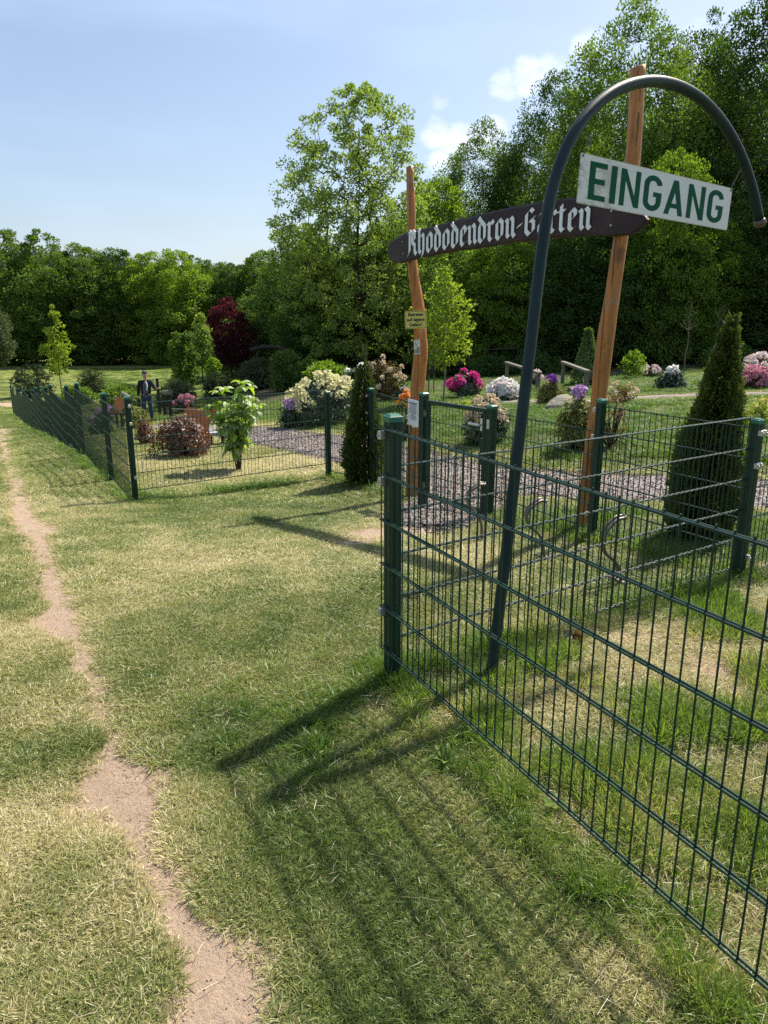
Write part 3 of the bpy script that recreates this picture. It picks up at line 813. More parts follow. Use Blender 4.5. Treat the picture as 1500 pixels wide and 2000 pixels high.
# slightly wavy sawn edge
dense = []
for i in range(len(ol)):
    a, b = Vector(ol[i]), Vector(ol[(i + 1) % len(ol)])
    k = max(1, int((b - a).length / .06))
    for j in range(k):
        q = a.lerp(b, j / k); w = (float(fbm(np.array([q.x * 7]), np.array([q.y * 7]), 2)[0]) - .5) * .022
        dense.append((q.x, q.y + w))
bd = thing('name_board', 'dark brown wooden name board with white blackletter lettering across the two timber posts', 'sign', (0, 0, 0))
bd.matrix_world = BF.M
m = MB(); n_ = len(dense)
cx_ = sum(p[0] for p in dense) / n_
def inset(k):
    o_ = []
    for i, p in enumerate(dense):
        a = Vector(dense[i - 1]); b = Vector(dense[(i + 1) % n_]); tt = (b - a).normalized(); nr = Vector((-tt.y, tt.x))
        o_.append((p[0] - nr.x * -k * -1, p[1] - nr.y * -k * -1))
    return o_
# orientation test for inset sign
area = sum(dense[i][0] * dense[(i + 1) % n_][1] - dense[(i + 1) % n_][0] * dense[i][1] for i in range(n_))
sg = 1 if area > 0 else -1
ins = inset(-.016 * sg)
rings = [(ins, 0.0), (dense, .012), (dense, .045), (ins, .058)]
vs = []
for (rg, yy) in rings:
    vs += [(p[0], yy, p[1]) for p in rg]
fs = [tuple(range(n_)), tuple(range(4 * n_ - 1, 3 * n_ - 1, -1))]
for r in range(3):
    for i in range(n_):
        j = (i + 1) % n_; fs.append((r * n_ + i, (r + 1) * n_ + i, (r + 1) * n_ + j, r * n_ + j))
m.add(vs, fs)
bo = obj('board', m, M['board'], bd)
bo.data.validate()
bm = bmesh.new(); bm.from_mesh(bo.data); bmesh.ops.recalc_face_normals(bm, faces=bm.faces); bm.to_mesh(bo.data); bm.free()
for (px, py) in [(786, 472), (787, 496), (1194, 412), (1193, 440)]:
    s_, z_ = BF.loc(px, py); bt = MB(); bt.ball((s_, -.001, z_), .009 if px > 1000 else .007, 10, 6, (1, .5, 1))
    obj('bolt', bt, M['clamp'], bd)

# blackletter strokes drawn with a broad nib
NIB = R(38)
GLY = {
 'R': (.98, [[(.20, 1.22), (.20, .18), (.02, .0)], [(.0, 1.12), (.16, 1.24), (.34, 1.14)], [(.36, 1.10), (.50, 1.24), (.72, 1.10), (.72, .78), (.50, .66)], [(.46, 1.12), (.46, .62)], [(.50, .64), (.72, .48), (.72, .16), (.90, .0)]]),
 'h': (.70, [[(.04, 1.26), (.12, 1.16), (.12, .14), (.24, .02)], [(.14, .84), (.38, 1.0), (.52, .86), (.52, .12), (.42, -.14)]]),
 'o': (.68, [[(.30, 1.0), (.12, .84), (.12, .16), (.30, .0)], [(.32, .98), (.52, .82), (.52, .18), (.32, .02)]]),
 'd': (.68, [[(.22, 1.0), (.12, .84), (.12, .16), (.30, .0)], [(.06, 1.26), (.30, 1.02), (.52, .80), (.52, .18), (.32, .02)]]),
 'e': (.60, [[(.28, 1.0), (.12, .84), (.12, .16), (.28, .0), (.46, .14)], [(.30, .98), (.46, .84), (.44, .64), (.16, .44)]]),
 'n': (.72, [[(.02, .92), (.13, .82), (.13, .16), (.24, .02)], [(.15, .82), (.38, 1.0), (.53, .84), (.53, .16), (.66, .02)]]),
 'r': (.50, [[(.02, .92), (.13, .82), (.13, .16), (.28, .0), (.38, .08)], [(.15, .82), (.30, 1.0), (.42, .84)]]),
 '-': (.44, [[(.04, .46), (.34, .58)]]),
 'G': (.80, [[(.58, 1.10), (.40, 1.24), (.14, 1.04), (.14, .20), (.36, .0)], [(.38, .02), (.62, .18), (.62, .62), (.40, .70)], [(.36, .66), (.70, .84)]]),
 'a': (.68, [[(.10, .88), (.28, 1.0), (.50, .86), (.50, .16), (.62, .02)], [(.46, .66), (.12, .44), (.12, .18), (.26, .02), (.46, .18)]]),
 't': (.48, [[(.16, 1.22), (.16, .16), (.30, .0), (.42, .10)], [(.0, .92), (.38, .96)]]),
}
def letters(text, mapf, nib=.235, adv=.085, y0=0.0, thick=.006):
    m = MB(); x = 0.0; tot_ = sum(GLY[c][0] + adv for c in text) - adv; k = 0
    nx_, ny_ = nib / 2 * math.cos(NIB), nib / 2 * math.sin(NIB)
    for c in text:
        w, strokes = GLY[c]
        for st in strokes:
            for a, b in zip(st[:-1], st[1:]):
                quad = [(a[0] - nx_, a[1] - ny_), (a[0] + nx_, a[1] + ny_), (b[0] + nx_, b[1] + ny_), (b[0] - nx_, b[1] - ny_)]
                lay = -.0005 * (k % 7) - .001; k += 1
                pts = [mapf((x + q[0]) / tot_, q[1]) for q in quad]
                m.poly([(p[0], lay, p[1]) for p in pts], (0, -thick, 0))
        x += w + adv
    return m
# baseline and letter height follow the bowed board
bx = np.array([797, 850, 950, 1050, 1155]); by = np.array([499, 491, 470, 458, 447]); ty_ = np.array([453, 445, 424, 408, 395])
lb = np.array([BF.loc(a, b) for a, b in zip(bx, by)]); lt = np.array([BF.loc(a, b) for a, b in zip(bx, ty_)])
pb = np.polyfit(lb[:, 0], lb[:, 1], 3); pt_ = np.polyfit(lt[:, 0], lt[:, 1], 3)
sA, sB = lb[0, 0], lb[-1, 0]
def mapt(u, v):
    s_ = sA + (sB - sA) * u
    b_ = np.polyval(pb, s_); t__ = np.polyval(pt_, s_)
    return (s_, b_ + (t__ - b_) * (v / 1.22))
obj('lettering', letters('Rhododendron-Garten', mapt), M['letter'], bd)

# ------------------------------------------------------------------ crook and EINGANG sign
CB = GR(960, 1322)
CF = Frame(Vector((CB.x, CB.y, 0)), D2)
CF.Z = (CF.Z + CF.Y * .085).normalized(); CF.Y = CF.X.cross(CF.Z); CF.Y = CF.Y if CF.Y.y > 0 else -CF.Y
ck = thing('crook_pole', 'tall dark green bent steel pole shaped like a shepherd crook behind the closest fence', 'pole', CB)
trace = [(957, 1345), (962, 1300), (975, 1190), (990, 1070), (1004, 940), (1021, 800), (1038, 660), (1054, 520), (1066, 430), (1078, 368), (1096, 310), (1122, 255), (1156, 210), (1198, 177), (1240, 161), (1282, 157), (1325, 166), (1368, 190), (1405, 228), (1435, 275), (1457, 325), (1472, 375), (1480, 415), (1483, 430)]
pl = np.array([CF.loc(*q) for q in trace])
# resample smoothly
s = np.r_[0, np.cumsum(np.hypot(*np.diff(pl, axis=0).T))]; q = np.linspace(0, s[-1], 90)
X2 = np.interp(q, s, pl[:, 0]); Z2 = np.interp(q, s, pl[:, 1])
for _ in range(3):
    X2[1:-1] = (X2[:-2] + 2 * X2[1:-1] + X2[2:]) / 4; Z2[1:-1] = (Z2[:-2] + 2 * Z2[1:-1] + Z2[2:]) / 4
cpts = [CF.O + CF.X * a + CF.Z * b for a, b in zip(X2, Z2)]
m = MB(); m.tube(cpts, .0265, 20)
obj('pipe', sub(m, CB), M['crook'], ck, smooth=True)
e = cpts[-1]; dd = (cpts[-1] - cpts[-3]).normalized()
m = MB(); m.tube([e - dd * .004, e + dd * .004, e + dd * .022, e + dd * .034, e + dd * .040], [.0285, .033, .034, .026, .012], 16)
obj('end_cap', sub(m, CB), M['rust'], ck, smooth=True)
m = MB(); m.tube([Vector((CB.x, CB.y, CB.z - .05)), Vector((CB.x, CB.y, CB.z - .0))], .05, 12)
# sign hanging in the same plane, a touch in front
SF0 = Frame(CF.O + Vector((-D2.y, D2.x, 0)) * .165, D2)
c4 = [SF0.loc(*q) for q in ((1137, 299), (1432, 368), (1417, 450), (1124, 395))]
tl_, tr2, br_, bl_ = [Vector((a, 0, b)) for a, b in c4]
sg_ = thing('entrance_sign', 'white rectangular sign reading EINGANG in green, hanging tilted inside the bent pole', 'sign', (0, 0, 0))
Xs = ((tr2 - tl_) + (br_ - bl_)).normalized(); Ws = ((tr2 - tl_).length + (br_ - bl_).length) / 2; Hs = ((tl_ - bl_).length + (tr2 - br_).length) / 2
ctr = (tl_ + tr2 + br_ + bl_) / 4
def w3(v): return SF0.O + SF0.X * v.x + SF0.Z * v.z
Xw = (SF0.X * Xs.x + SF0.Z * Xs.z).normalized(); Yw = SF0.Y; Zw = Xw.cross(Yw); Zw = Zw if Zw.z > 0 else -Zw
O_ = w3(ctr) - Xw * Ws / 2 - Zw * Hs / 2
sg_.matrix_world = Matrix(((Xw.x, Yw.x, Zw.x, O_.x), (Xw.y, Yw.y, Zw.y, O_.y), (Xw.z, Yw.z, Zw.z, O_.z), (0, 0, 0, 1)))
m = MB(); m.bbox((Ws / 2, .0, Hs / 2), (Ws, Hs, .004), .006, Matrix.Rotation(R(90), 3, 'X'))
obj('panel', m, M['sheet'], sg_)
def arc(cx, cz, rx, rz, a0, a1, n_=12):
    return [(cx + rx * math.cos(R(a0 + (a1 - a0) * i / n_)), cz + rz * math.sin(R(a0 + (a1 - a0) * i / n_))) for i in range(n_ + 1)]
def strip(path, w):
    """constant-width ribbon polygons along a path"""
    L_, R_ = [], []
    for i, p in enumerate(path):
        a = Vector(path[max(i - 1, 0)]); b = Vector(path[min(i + 1, len(path) - 1)]); tt = (b - a).normalized(); nn = Vector((-tt.y, tt.x)) * w / 2
        L_.append((p[0] + nn.x, p[1] + nn.y)); R_.append((p[0] - nn.x, p[1] - nn.y))
    return [[L_[i], R_[i], R_[i + 1], L_[i + 1]] for i in range(len(path) - 1)]
S_ = .155
def glyph(c):
    if c == 'E': return .46, [[(0, 0), (S_, 0), (S_, 1), (0, 1)], [(S_, 0), (.46, 0), (.46, .14), (S_, .14)], [(S_, .43), (.42, .43), (.42, .57), (S_, .57)], [(S_, .86), (.46, .86), (.46, 1), (S_, 1)]]
    if c == 'I': return S_, [[(0, 0), (S_, 0), (S_, 1), (0, 1)]]
    if c == 'N': return .56, [[(0, 0), (.14, 0), (.14, 1), (0, 1)], [(.42, 0), (.56, 0), (.56, 1), (.42, 1)], [(.14, 1), (.14, .70), (.42, 0), (.42, .30)]]
    if c == 'A': return .60, [[(0, 0), (.15, 0), (.375, 1), (.225, 1)], [(.45, 0), (.60, 0), (.375, 1), (.30, .66)], [(.165, .20), (.435, .20), (.405, .33), (.195, .33)]]
    if c == 'G':
        w = .54; h = S_ / 2
        path = arc(w / 2, 1 - .27 + .0, w / 2 - h, .27 - h + .0, 5, 180) + arc(w / 2, .27, w / 2 - h, .27 - h, 180, 360)
        return w, strip(path, S_ * .97) + [[(w - S_, .27), (w, .27), (w, .54), (w - S_, .54)], [(.29, .41), (w - S_, .41), (w - S_, .54), (.29, .54)]]
m = MB(); txt = 'EINGANG'; gap = .115
tot_ = sum(glyph(c)[0] for c in txt) + gap * (len(txt) - 1)
x = 0; k = 0; x0_, x1_ = .055 * Ws, .945 * Ws; z0_, ht = .115 * Hs, .765 * Hs; sx = (x1_ - x0_) / tot_
for c in txt:
    w, pol = glyph(c)
    for pg in pol:
        lay = -.0022 - .00025 * (k % 5); k += 1
        m.poly([(x0_ + (x + a) * sx, lay, z0_ + b * ht) for a, b in pg], (0, -.0006, 0))
    x += w + gap
obj('lettering', m, M['eingang'], sg_)
# hanging wires and screws
wr = MB()
tlw = Vector((.012, 0, Hs - .012)); 
Minv = sg_.matrix_world.inverted()
pa = Minv @ rayplane(1153, 262, CF.O, CF.Y); pc = Minv @ rayplane(1452, 322, CF.O, CF.Y)
wr.tube([tlw + Vector((0, -.006, 0)), tlw + Vector((.01, -.008, .03)), (tlw + pa) / 2 + Vector((.012, -.01, 0)), pa], .0016, 6)
coil = [(tlw * .45 + pa * .55) + Vector((.014 * math.cos(a_), -.01 + .003 * a_ / 6, .014 * math.sin(a_) + .002 * a_)) for a_ in np.linspace(0, 13, 30)]
wr.tube(coil, .0014, 5)
trw = Vector((Ws - .012, 0, Hs - .012))
obj('hanging_wire', wr, M['zinc'], sg_)
wr = MB()
wr.tube([trw + Vector((0, -.006, 0)), trw + Vector((0, -.004, .02)), pc], .0014, 6)
obj('hanging_wire', wr, M['zinc'], sg_)
for v in (tlw, trw):
    wr = MB(); wr.ball(v + Vector((0, -.003, 0)), .006, 8, 5, (1, .6, 1)); obj('screw', wr, M['zinc'], sg_)

# ------------------------------------------------------------------ small signs on the left timber post
def text_me(body, size, bold=.0, align='CENTER', sx=1.0, ls=1.0):
    cu = bpy.data.curves.new('txt', 'FONT'); cu.body = body; cu.size = size; cu.align_x = align; cu.align_y = 'CENTER'; cu.extrude = .0006; cu.offset = bold; cu.space_line = ls; cu.resolution_u = 3
    o = bpy.data.objects.new('txt', cu); COL.objects.link(o)
    bpy.context.view_layer.update()
    me = bpy.data.meshes.new_from_object(o.evaluated_get(bpy.context.evaluated_depsgraph_get()))
    bpy.data.objects.remove(o); bpy.data.curves.remove(cu)
    n_ = len(me.vertices); co = np.zeros(n_ * 3, np.float32); me.vertices.foreach_get('co', co); co = co.reshape(-1, 3)
    new = np.stack([co[:, 0] * sx, -co[:, 2], co[:, 1]], -1)     # stands upright, reads from -Y
    me.vertices.foreach_set('co', new.ravel().astype(np.float32)); me.update()
    return me
def plate(name, label, corners, Y0, rotz=0.0, cat='sign'):
    ps = [atY(px, py, Y0) for px, py in corners]
    c = sum(ps, Vector()) / 4
    w = (ps[1] - ps[0]).length; h = (ps[0] - ps[3]).length
    tilt = math.atan2(ps[1].z - ps[0].z, ps[1].x - ps[0].x)
    t_ = thing(name, label, cat, c)
    t_.rotation_euler = (0, -tilt, rotz)
    return t_, w, h
RX = Matrix.Rotation(R(90), 3, 'X')
ys_, w, h = plate('warning_sign', 'small yellow sign reading Betreten auf eigene Gefahr on the left timber post', [(791, 607.5), (834, 606), (833, 641), (790, 642.5)], 8.50)
m = MB(); m.bbox((0, 0, 0), (w, h, .003), .008, RX); obj('panel', m, M['yellow'], ys_)
m = MB()
for (cx, cz, dx, dz) in ((0, h / 2 - .009, w - .02, .003), (0, -h / 2 + .009, w - .02, .003), (-w / 2 + .009, 0, .003, h - .02), (w / 2 - .009, 0, .003, h - .02)): m.box((cx, -.0022, cz), (dx, .0008, dz))
obj('border', m, M['black'], ys_)
me = text_me('Betreten\nauf eigene\nGefahr!', .052, .0016, sx=.92, ls=1.05)
o = obj('lettering', me, M['black'], ys_); o.location = (0, -.0025, .0)
ws_, w, h = plate('notice_plate', 'little white notice plate below the yellow sign on the left timber post', [(809, 664), (821, 663), (820, 692), (808, 693)], 8.49, .25)
m = MB(); m.bbox((0, 0, 0), (w, h, .003), .004, RX); obj('panel', m, M['sheet'], ws_)
m = MB()
m.tube([(-.02, -.003, h * .30), (-.005, -.003, h * .12), (.006, -.003, h * .2), (.018, -.003, h * .34)], .0022, 5)
m.tube([(-.022, -.003, h * .02), (-.01, -.003, h * .1), (.008, -.003, -.0), (.02, -.003, -.01)], .0018, 5)
m.ball((.016, -.002, h * -.05), .006)
for k in range(3): m.tube([(-.024, -.003, -h * (.2 + .09 * k)), (.022, -.003, -h * (.15 + .09 * k))], .0022, 5)
obj('marks', m, M['black'], ws_)
# paper notice wired to the fence panel beside the gate
NCc = DC; cpos = (PB + G1) / 2
NF = Frame(Vector((PB.x, PB.y, 0)) + Vector((DC.y, -DC.x, 0)) * (.02 if Vector((DC.y, -DC.x, 0)).y < 0 else -.02), DC)
cr4 = [NF.loc(*q) for q in ((797, 779), (820, 782), (819, 835), (798, 832))]
x0_, x1_ = (cr4[0][0] + cr4[3][0]) / 2, (cr4[1][0] + cr4[2][0]) / 2; zt = (cr4[0][1] + cr4[1][1]) / 2; zb = (cr4[2][1] + cr4[3][1]) / 2
pn = thing('paper_notice', 'white paper notice with grey printed lines tied to the mesh beside the gate', 'notice')
Fm = NF.M.copy(); Fm.translation = NF.O + NF.X * x0_ + NF.Z * zb; pn.matrix_world = Fm
w, h = x1_ - x0_, zt - zb
V, Fc = [], []
for j in range(13):
    for i in range(9):
        u, v = i / 8, j / 12
        V.append((u * w + .004 * math.sin(v * 9), -.006 + .004 * math.sin(u * 7 + v * 4) + .003 * math.sin(v * 17), v * h + (.008 * math.sin(u * 9) if j == 0 else 0)))
for j in range(12):
    for i in range(8): Fc.append((j * 9 + i, j * 9 + i + 1, (j + 1) * 9 + i + 1, (j + 1) * 9 + i))
o = obj('sheet', npmesh('sheet', V, Fc), M['paper'], pn, smooth=True)
sd = o.modifiers.new('solid', 'SOLIDIFY'); sd.thickness = .0012
m = MB(); rr = random.Random(4)
m.box((w / 2, -.0165, h * .86), (w * .62, .001, .016))
for k, frac in enumerate([.55, .5, .66, .58, .62, .36, .5, .6, .42]):
    z = h * (.77 - .062 * k); x = w / 2 - w * frac / 2
    while x < w / 2 + w * frac / 2:
        l = rr.uniform(.012, .03); m.box((x + l / 2, -.0165, z), (l, .001, .0075)); x += l + .006
obj('printed_lines', m, M['grey_print'], pn)
# ------------------------------------------------------------------ vegetation builders
def unit(a): return a / (np.linalg.norm(a, axis=-1, keepdims=True) + 1e-9)
def leafcloud(C, A_, Nn, Ln, Wd, rng, jitter=.35, fold=0.0):
    """one kite-shaped leaf per row: base C, direction A_, normal Nn"""
    N = len(C)
    A_ = unit(A_ + rng.normal(0, jitter, (N, 3))); Nn = unit(Nn + rng.normal(0, jitter, (N, 3)))
    S = unit(np.cross(A_, Nn)); Nn = np.cross(S, A_)
    Ln = np.broadcast_to(Ln, (N,)) * rng.uniform(.7, 1.25, N); Wd = np.broadcast_to(Wd, (N,)) * rng.uniform(.75, 1.2, N)
    L_ = Ln[:, None]; W_ = Wd[:, None]
    V = np.stack([C, C + A_ * L_ * .45 + S * W_ - Nn * W_ * fold, C + A_ * L_, C + A_ * L_ * .45 - S * W_ - Nn * W_ * fold], 1).reshape(-1, 3)
    return V, np.arange(N * 4).reshape(N, 4)
def clusters(P, rad, n, rng, flat=.7, out=None):
    """points scattered through balls round P, with outward directions"""
    K = len(P); rad = np.broadcast_to(rad, (K,))
    d = unit(rng.normal(0, 1, (K, n, 3))); rr = rng.uniform(.15, 1, (K, n, 1)) ** .55
    q = d * rr * rad[:, None, None]; q[..., 2] *= flat
    C = (P[:, None, :] + q).reshape(-1, 3); return C, d.reshape(-1, 3)
def grow(tips, trunk, rng, sub_=3, rtip=.012, power=2.2, up=.9):
    """join every tip to the nearest suitable node, working outwards from the trunk; returns tubes"""
    nodes = [Vector(p) for p in trunk]; par = [-1] + list(range(len(trunk) - 1)); tipn = []
    base = nodes[0]
    order = sorted(range(len(tips)), key=lambda i: (Vector(tips[i]) - nodes[len(trunk) // 2]).length)
    NP = np.array([tuple(p) for p in nodes])
    first_ok = max(1, int(len(trunk) * .2))
    for i in order:
        t_ = np.array(tips[i]); d = NP - t_; dist = np.linalg.norm(d, axis=1)
        cost = dist * (1 + up * np.clip(d[:, 2] / (dist + 1e-6) + .25, 0, 2))
        cost[:first_ok] += 50
        j = int(np.argmin(cost)); a = Vector(NP[j]); b = Vector(t_); prev = j
        new = []
        for s_ in range(1, sub_ + 1):
            f = s_ / sub_; p = a.lerp(b, f); ln = (b - a).length
            p.z -= math.sin(math.pi * f) * ln * .07; 
            if s_ < sub_: p += Vector(rng.normal(0, .035, 3)) * ln
            nodes.append(p); par.append(prev); prev = len(nodes) - 1; new.append(tuple(p))
        tipn.append(prev); NP = np.vstack([NP, new])
    acc = [0.0] * len(nodes); kids = [[] for _ in nodes]
    for i, p in enumerate(par):
        if p >= 0: kids[p].append(i)
    for i in range(len(nodes) - 1, -1, -1):
        if not kids[i]: acc[i] = rtip ** power
        else: acc[i] = sum(acc[k] for k in kids[i])
    # trunk nodes are numbered first: accumulate in a safe order
    def val(i):
        return acc[i]
    for i in range(len(trunk) - 1, -1, -1): acc[i] = sum(acc[k] for k in kids[i]) if kids[i] else rtip ** power
    rad = [a ** (1 / power) for a in acc]
    return nodes, par, kids, rad
def limb_mesh(nodes, par, kids, rad, rmin=.0, nside=5, rscale=1.0, rmax=None):
    m = MB(); done = set()
    for i in range(len(nodes)):
        if par[i] < 0 or i in done: continue
        p = par[i]
        # start of a chain: parent's thickest child continues it
        if par[p] >= 0 or p == 0:
            k = max(kids[p], key=lambda q: rad[q])
            if k == i and p != 0 and par[p] >= 0 and p in done: pass
        chain = [p, i]; done.add(i); c = i
        while kids[c]:
            k = max(kids[c], key=lambda q: rad[q])
            if k in done: break
            chain.append(k); done.add(k); c = k
        rr = [min(rad[q], rad[chain[1]] * 1.1) * rscale for q in chain]
        if rmax: rr = [min(r, rmax) for r in rr]
        if rr[1] < rmin: continue
        pts = [nodes[q] for q in chain]
        m.tube(pts, rr, nside if rr[0] < .05 else nside + 3, cap=False)
    return m
def envelope(prof, h):
    return np.interp(h, [p[0] for p in prof], [p[1] for p in prof])
def tree_meshes(seed, H, prof, ntips, crad, nleaf, leaf, trunk_r=.16, lean=(0, 0), shell=.3, flat=.7, rtip=.012, lump=.35, aspect=.55, jit=.45, upn=.8, wood=True, trunk_top=.85, inner=0.0, low=0.0):
    """returns (trunk mesh, crown mesh) about the origin"""
    rng = np.random.RandomState(seed)
    h0 = prof[0][0]; 
    T = []
    tries = 0
    hs = np.linspace(h0, 1, 400); ws = envelope(prof, hs) ** 1.15 + .02 * H * 0.05; cdf = np.cumsum(ws) / ws.sum()
    ps = rng.uniform(0, 7, 3)
    mind = crad * .86
    while len(T) < ntips and tries < ntips * 60:
        tries += 1
        h = float(np.interp(rng.rand(), cdf, hs)); th = rng.uniform(0, 2 * math.pi)
        lum = 1 + lump * (float(fbm(np.array([math.cos(th) * 1.6 + 3 + seed]), np.array([math.sin(th) * 1.6 + h * 7 + seed]), seed)[0]) - .5) * 2
        Rr = float(envelope(prof, h)) * lum
        r = Rr * math.sqrt(rng.uniform(shell, 1.0))
        p = np.array([math.cos(th) * r + lean[0] * h, math.sin(th) * r + lean[1] * h, h * H])
        if T and tries < ntips * 30 and np.min(np.linalg.norm(np.array(T) - p, axis=1)) < mind: continue
        T.append(p)
    T = np.array(T)
    nT = 9
    trunk = [(lean[0] * (i / nT) * trunk_top + .008 * H * math.sin(i * 1.1 + seed) * (i > 0), lean[1] * (i / nT) * trunk_top + .008 * H * math.cos(i * 1.7 + seed) * (i > 0), -0.15 * (i == 0) + H * trunk_top * i / nT) for i in range(nT + 1)]
    nodes, par, kids, rad = grow(T, trunk, rng, rtip=rtip)
    rs_ = trunk_r / max(rad[1], 1e-6)
    rad = [min(r * max(rs_, 1.0) if i < nT + 1 else r * min(1, rs_ * 1.2), trunk_r * 1.1) for i, r in enumerate(rad)]
    rad[0] = rad[1] * 1.35
    tm = limb_mesh(nodes, par, kids, rad, rmin=.0 if wood else .03)
    cen = np.array([np.average(T[:, 0]), np.average(T[:, 1]), H * (h0 + 1) * .42])
    cr = crad * rng.uniform(.65, 1.3, len(T)) * np.interp(T[:, 2] / H, [h0, .8, 1], [1.1, .95, .6])
    C, D = clusters(T, cr, nleaf, rng, flat)
    outw = unit(C - cen)
    A_ = unit(D * .8 + outw * .7 + np.array([0, 0, -.25])); Nn = unit(outw * .5 + np.array([0, 0, upn]) + D * .35)
    V, F_ = leafcloud(C, A_, Nn, leaf, leaf * aspect * .5 * 1.3, rng, jit)
    return tm, (V, F_)
def make_tree(name, label, px, py, Y, H, meshes, mleaf, mbark, group=None, sc=(1, 1, 1), rz=0.0, cat='tree', pos=None):
    p = pos if pos is not None else atY(px, py, Y)
    if pos is None: p = Vector((p.x, Y, 0))
    z = g(p.x, p.y)
    t_ = thing(name, label, cat, (p.x, p.y, z), rz, group)
    t_.scale = sc
    o = bpy.data.objects.new('trunk', meshes[0]); link(o); o.parent = t_
    c = bpy.data.objects.new('crown', meshes[1]); link(c); c.parent = t_
    return t_
def fin(tm, cr, mb, ml, nm):
    a = tm.mesh(nm + '_trunk'); a.materials.append(mb); a.polygons.foreach_set('use_smooth', [True] * len(a.polygons))
    b = npmesh(nm + '_crown', *cr); b.materials.append(ml)
    return a, b

ML = {}
ML['maple'] = m_leaf('maple_leaves', [(.045, .092, .016), (.102, .170, .030), (.180, .255, .052)], .38, nscale=.35)
ML['dark'] = m_leaf('dark_leaves', [(.030, .066, .014), (.066, .120, .024), (.122, .188, .040)], .34, nscale=.35)
ML['light'] = m_leaf('spring_leaves', [(.125, .19, .042), (.20, .27, .066), (.29, .35, .11)], .45, nscale=.4)
ML['bright'] = m_leaf('fresh_leaves', [(.085, .15, .018), (.14, .22, .025), (.21, .29, .045)], .45, nscale=.5)
ML['yellow'] = m_leaf('yellow_green_leaves', [(.12, .19, .02), (.20, .27, .03), (.30, .36, .06)], .45, nscale=1.5)
ML['red'] = m_leaf('dark_red_leaves', [(.028, .007, .009), (.055, .012, .017), (.10, .028, .034)], .30, tcol=(.20, .02, .03, 1), nscale=1)
ML['grey'] = m_leaf('grey_green_leaves', [(.045, .065, .030), (.08, .105, .048), (.13, .155, .08)], .3, nscale=1)
ML['thuja'] = m_leaf('thuja_scales', [(.024, .046, .010), (.062, .095, .016), (.150, .180, .034)], .24, nscale=5, gloss=.03)
ML['weep'] = m_leaf('weeping_needles', [(.085, .14, .035), (.13, .19, .05), (.18, .24, .08)], .3, nscale=3)
ML['rhodo'] = m_leaf('rhododendron_leaves', [(.018, .036, .012), (.034, .060, .018), (.075, .095, .032)], .15, gloss=.06, nscale=4)
ML['rhodoY'] = m_leaf('yellowish_shrub_leaves', [(.10, .12, .03), (.17, .18, .05), (.26, .24, .09)], .3, nscale=4)
ML['brown'] = m_leaf('red_brown_leaves', [(.028, .040, .014), (.10, .036, .014), (.17, .062, .026), (.26, .14, .06)], .22, tcol=(.40, .14, .03, 1), gloss=.06, nscale=6)
ML['bronze'] = m_leaf('bronze_leaves', [(.06, .06, .02), (.13, .09, .04), (.22, .15, .07)], .25, nscale=4)
def m_petal(name, c, c2):
    return m_leaf(name, [c, c2], .3, tcol=(*c2, 1), gloss=.03, nscale=3)
MP = {
 'cream': m_petal('cream_petals', (.58, .56, .24), (.80, .76, .44)),
 'white': m_petal('white_petals', (.70, .68, .66), (.88, .86, .82)),
 'pinkwhite': m_petal('pinkish_white_petals', (.70, .50, .52), (.85, .76, .72)),
 'magenta': m_petal('magenta_petals', (.50, .025, .20), (.72, .07, .34)),
 'lilac': m_petal('lilac_petals', (.42, .20, .50), (.66, .42, .70)),
 'pink': m_petal('pink_petals', (.50, .16, .24), (.70, .34, .40)),
 'purple': m_petal('purple_petals', (.12, .02, .22), (.22, .05, .36)),
 'orange': m_petal('orange_petals', (.75, .22, .02), (.90, .38, .05)),
 'red': m_petal('red_petals', (.45, .03, .03), (.65, .10, .08)),
 'peach': m_petal('peach_petals', (.55, .40, .25), (.75, .62, .42)),
 'yellow': m_petal('yellow_petals', (.60, .52, .08), (.80, .72, .20)),
}

# ------------------------------------------------------------------ tree models
TM = {}
hp = [(.04, 1.9), (.15, 2.6), (.4, 2.9), (.65, 2.5), (.85, 1.6), (.96, .75), (1.0, .15)]
for i, (sd, mt) in enumerate([(1, 'maple'), (2, 'maple'), (3, 'dark')]):
    TM['hedge%d' % i] = fin(*tree_meshes(sd, 10, hp, 230, .62, 185, .145, .17, wood=False, shell=.38, lump=.55), M['bark'], ML[mt], 'hedge_tree')
TM['hedge3'] = (TM['hedge0'][0], TM['hedge0'][1].copy()); TM['hedge3'][1].materials[0] = ML['bright']
bp = [(.06, 3.4), (.18, 4.4), (.4, 4.9), (.62, 4.2), (.8, 2.9), (.93, 1.4), (1.0, .25)]
for i, (sd, mt) in enumerate([(11, 'dark'), (12, 'maple'), (13, 'dark')]):
    TM['big%d' % i] = fin(*tree_meshes(sd, 15, bp, 450, .84, 205, .135, .28, shell=.35, lump=.6, wood=False, rtip=.014), M['bark'], ML[mt], 'big_tree')
ap = [(.10, 2.6), (.22, 3.6), (.36, 4.1), (.5, 4.4), (.65, 4.0), (.8, 3.2), (.92, 2.0), (1.0, .6)]
TM['airy'] = fin(*tree_meshes(24, 13.9, ap, 700, .40, 76, .135, .16, shell=.05, lump=.5, flat=.75, rtip=.012, jit=.6), M['bark'], ML['light'], 'airy_tree')
mp_ = [(.03, 2.0), (.15, 2.7), (.4, 3.0), (.7, 2.3), (.9, 1.2), (1.0, .2)]
TM['mid0'] = fin(*tree_meshes(31, 8, mp_, 260, .52, 160, .12, .12, shell=.3, lump=.6, wood=False), M['bark'], ML['bright'], 'mid_tree')
TM['mid1'] = (TM['mid0'][0], TM['mid0'][1].copy()); TM['mid1'][1].materials[0] = ML['maple']
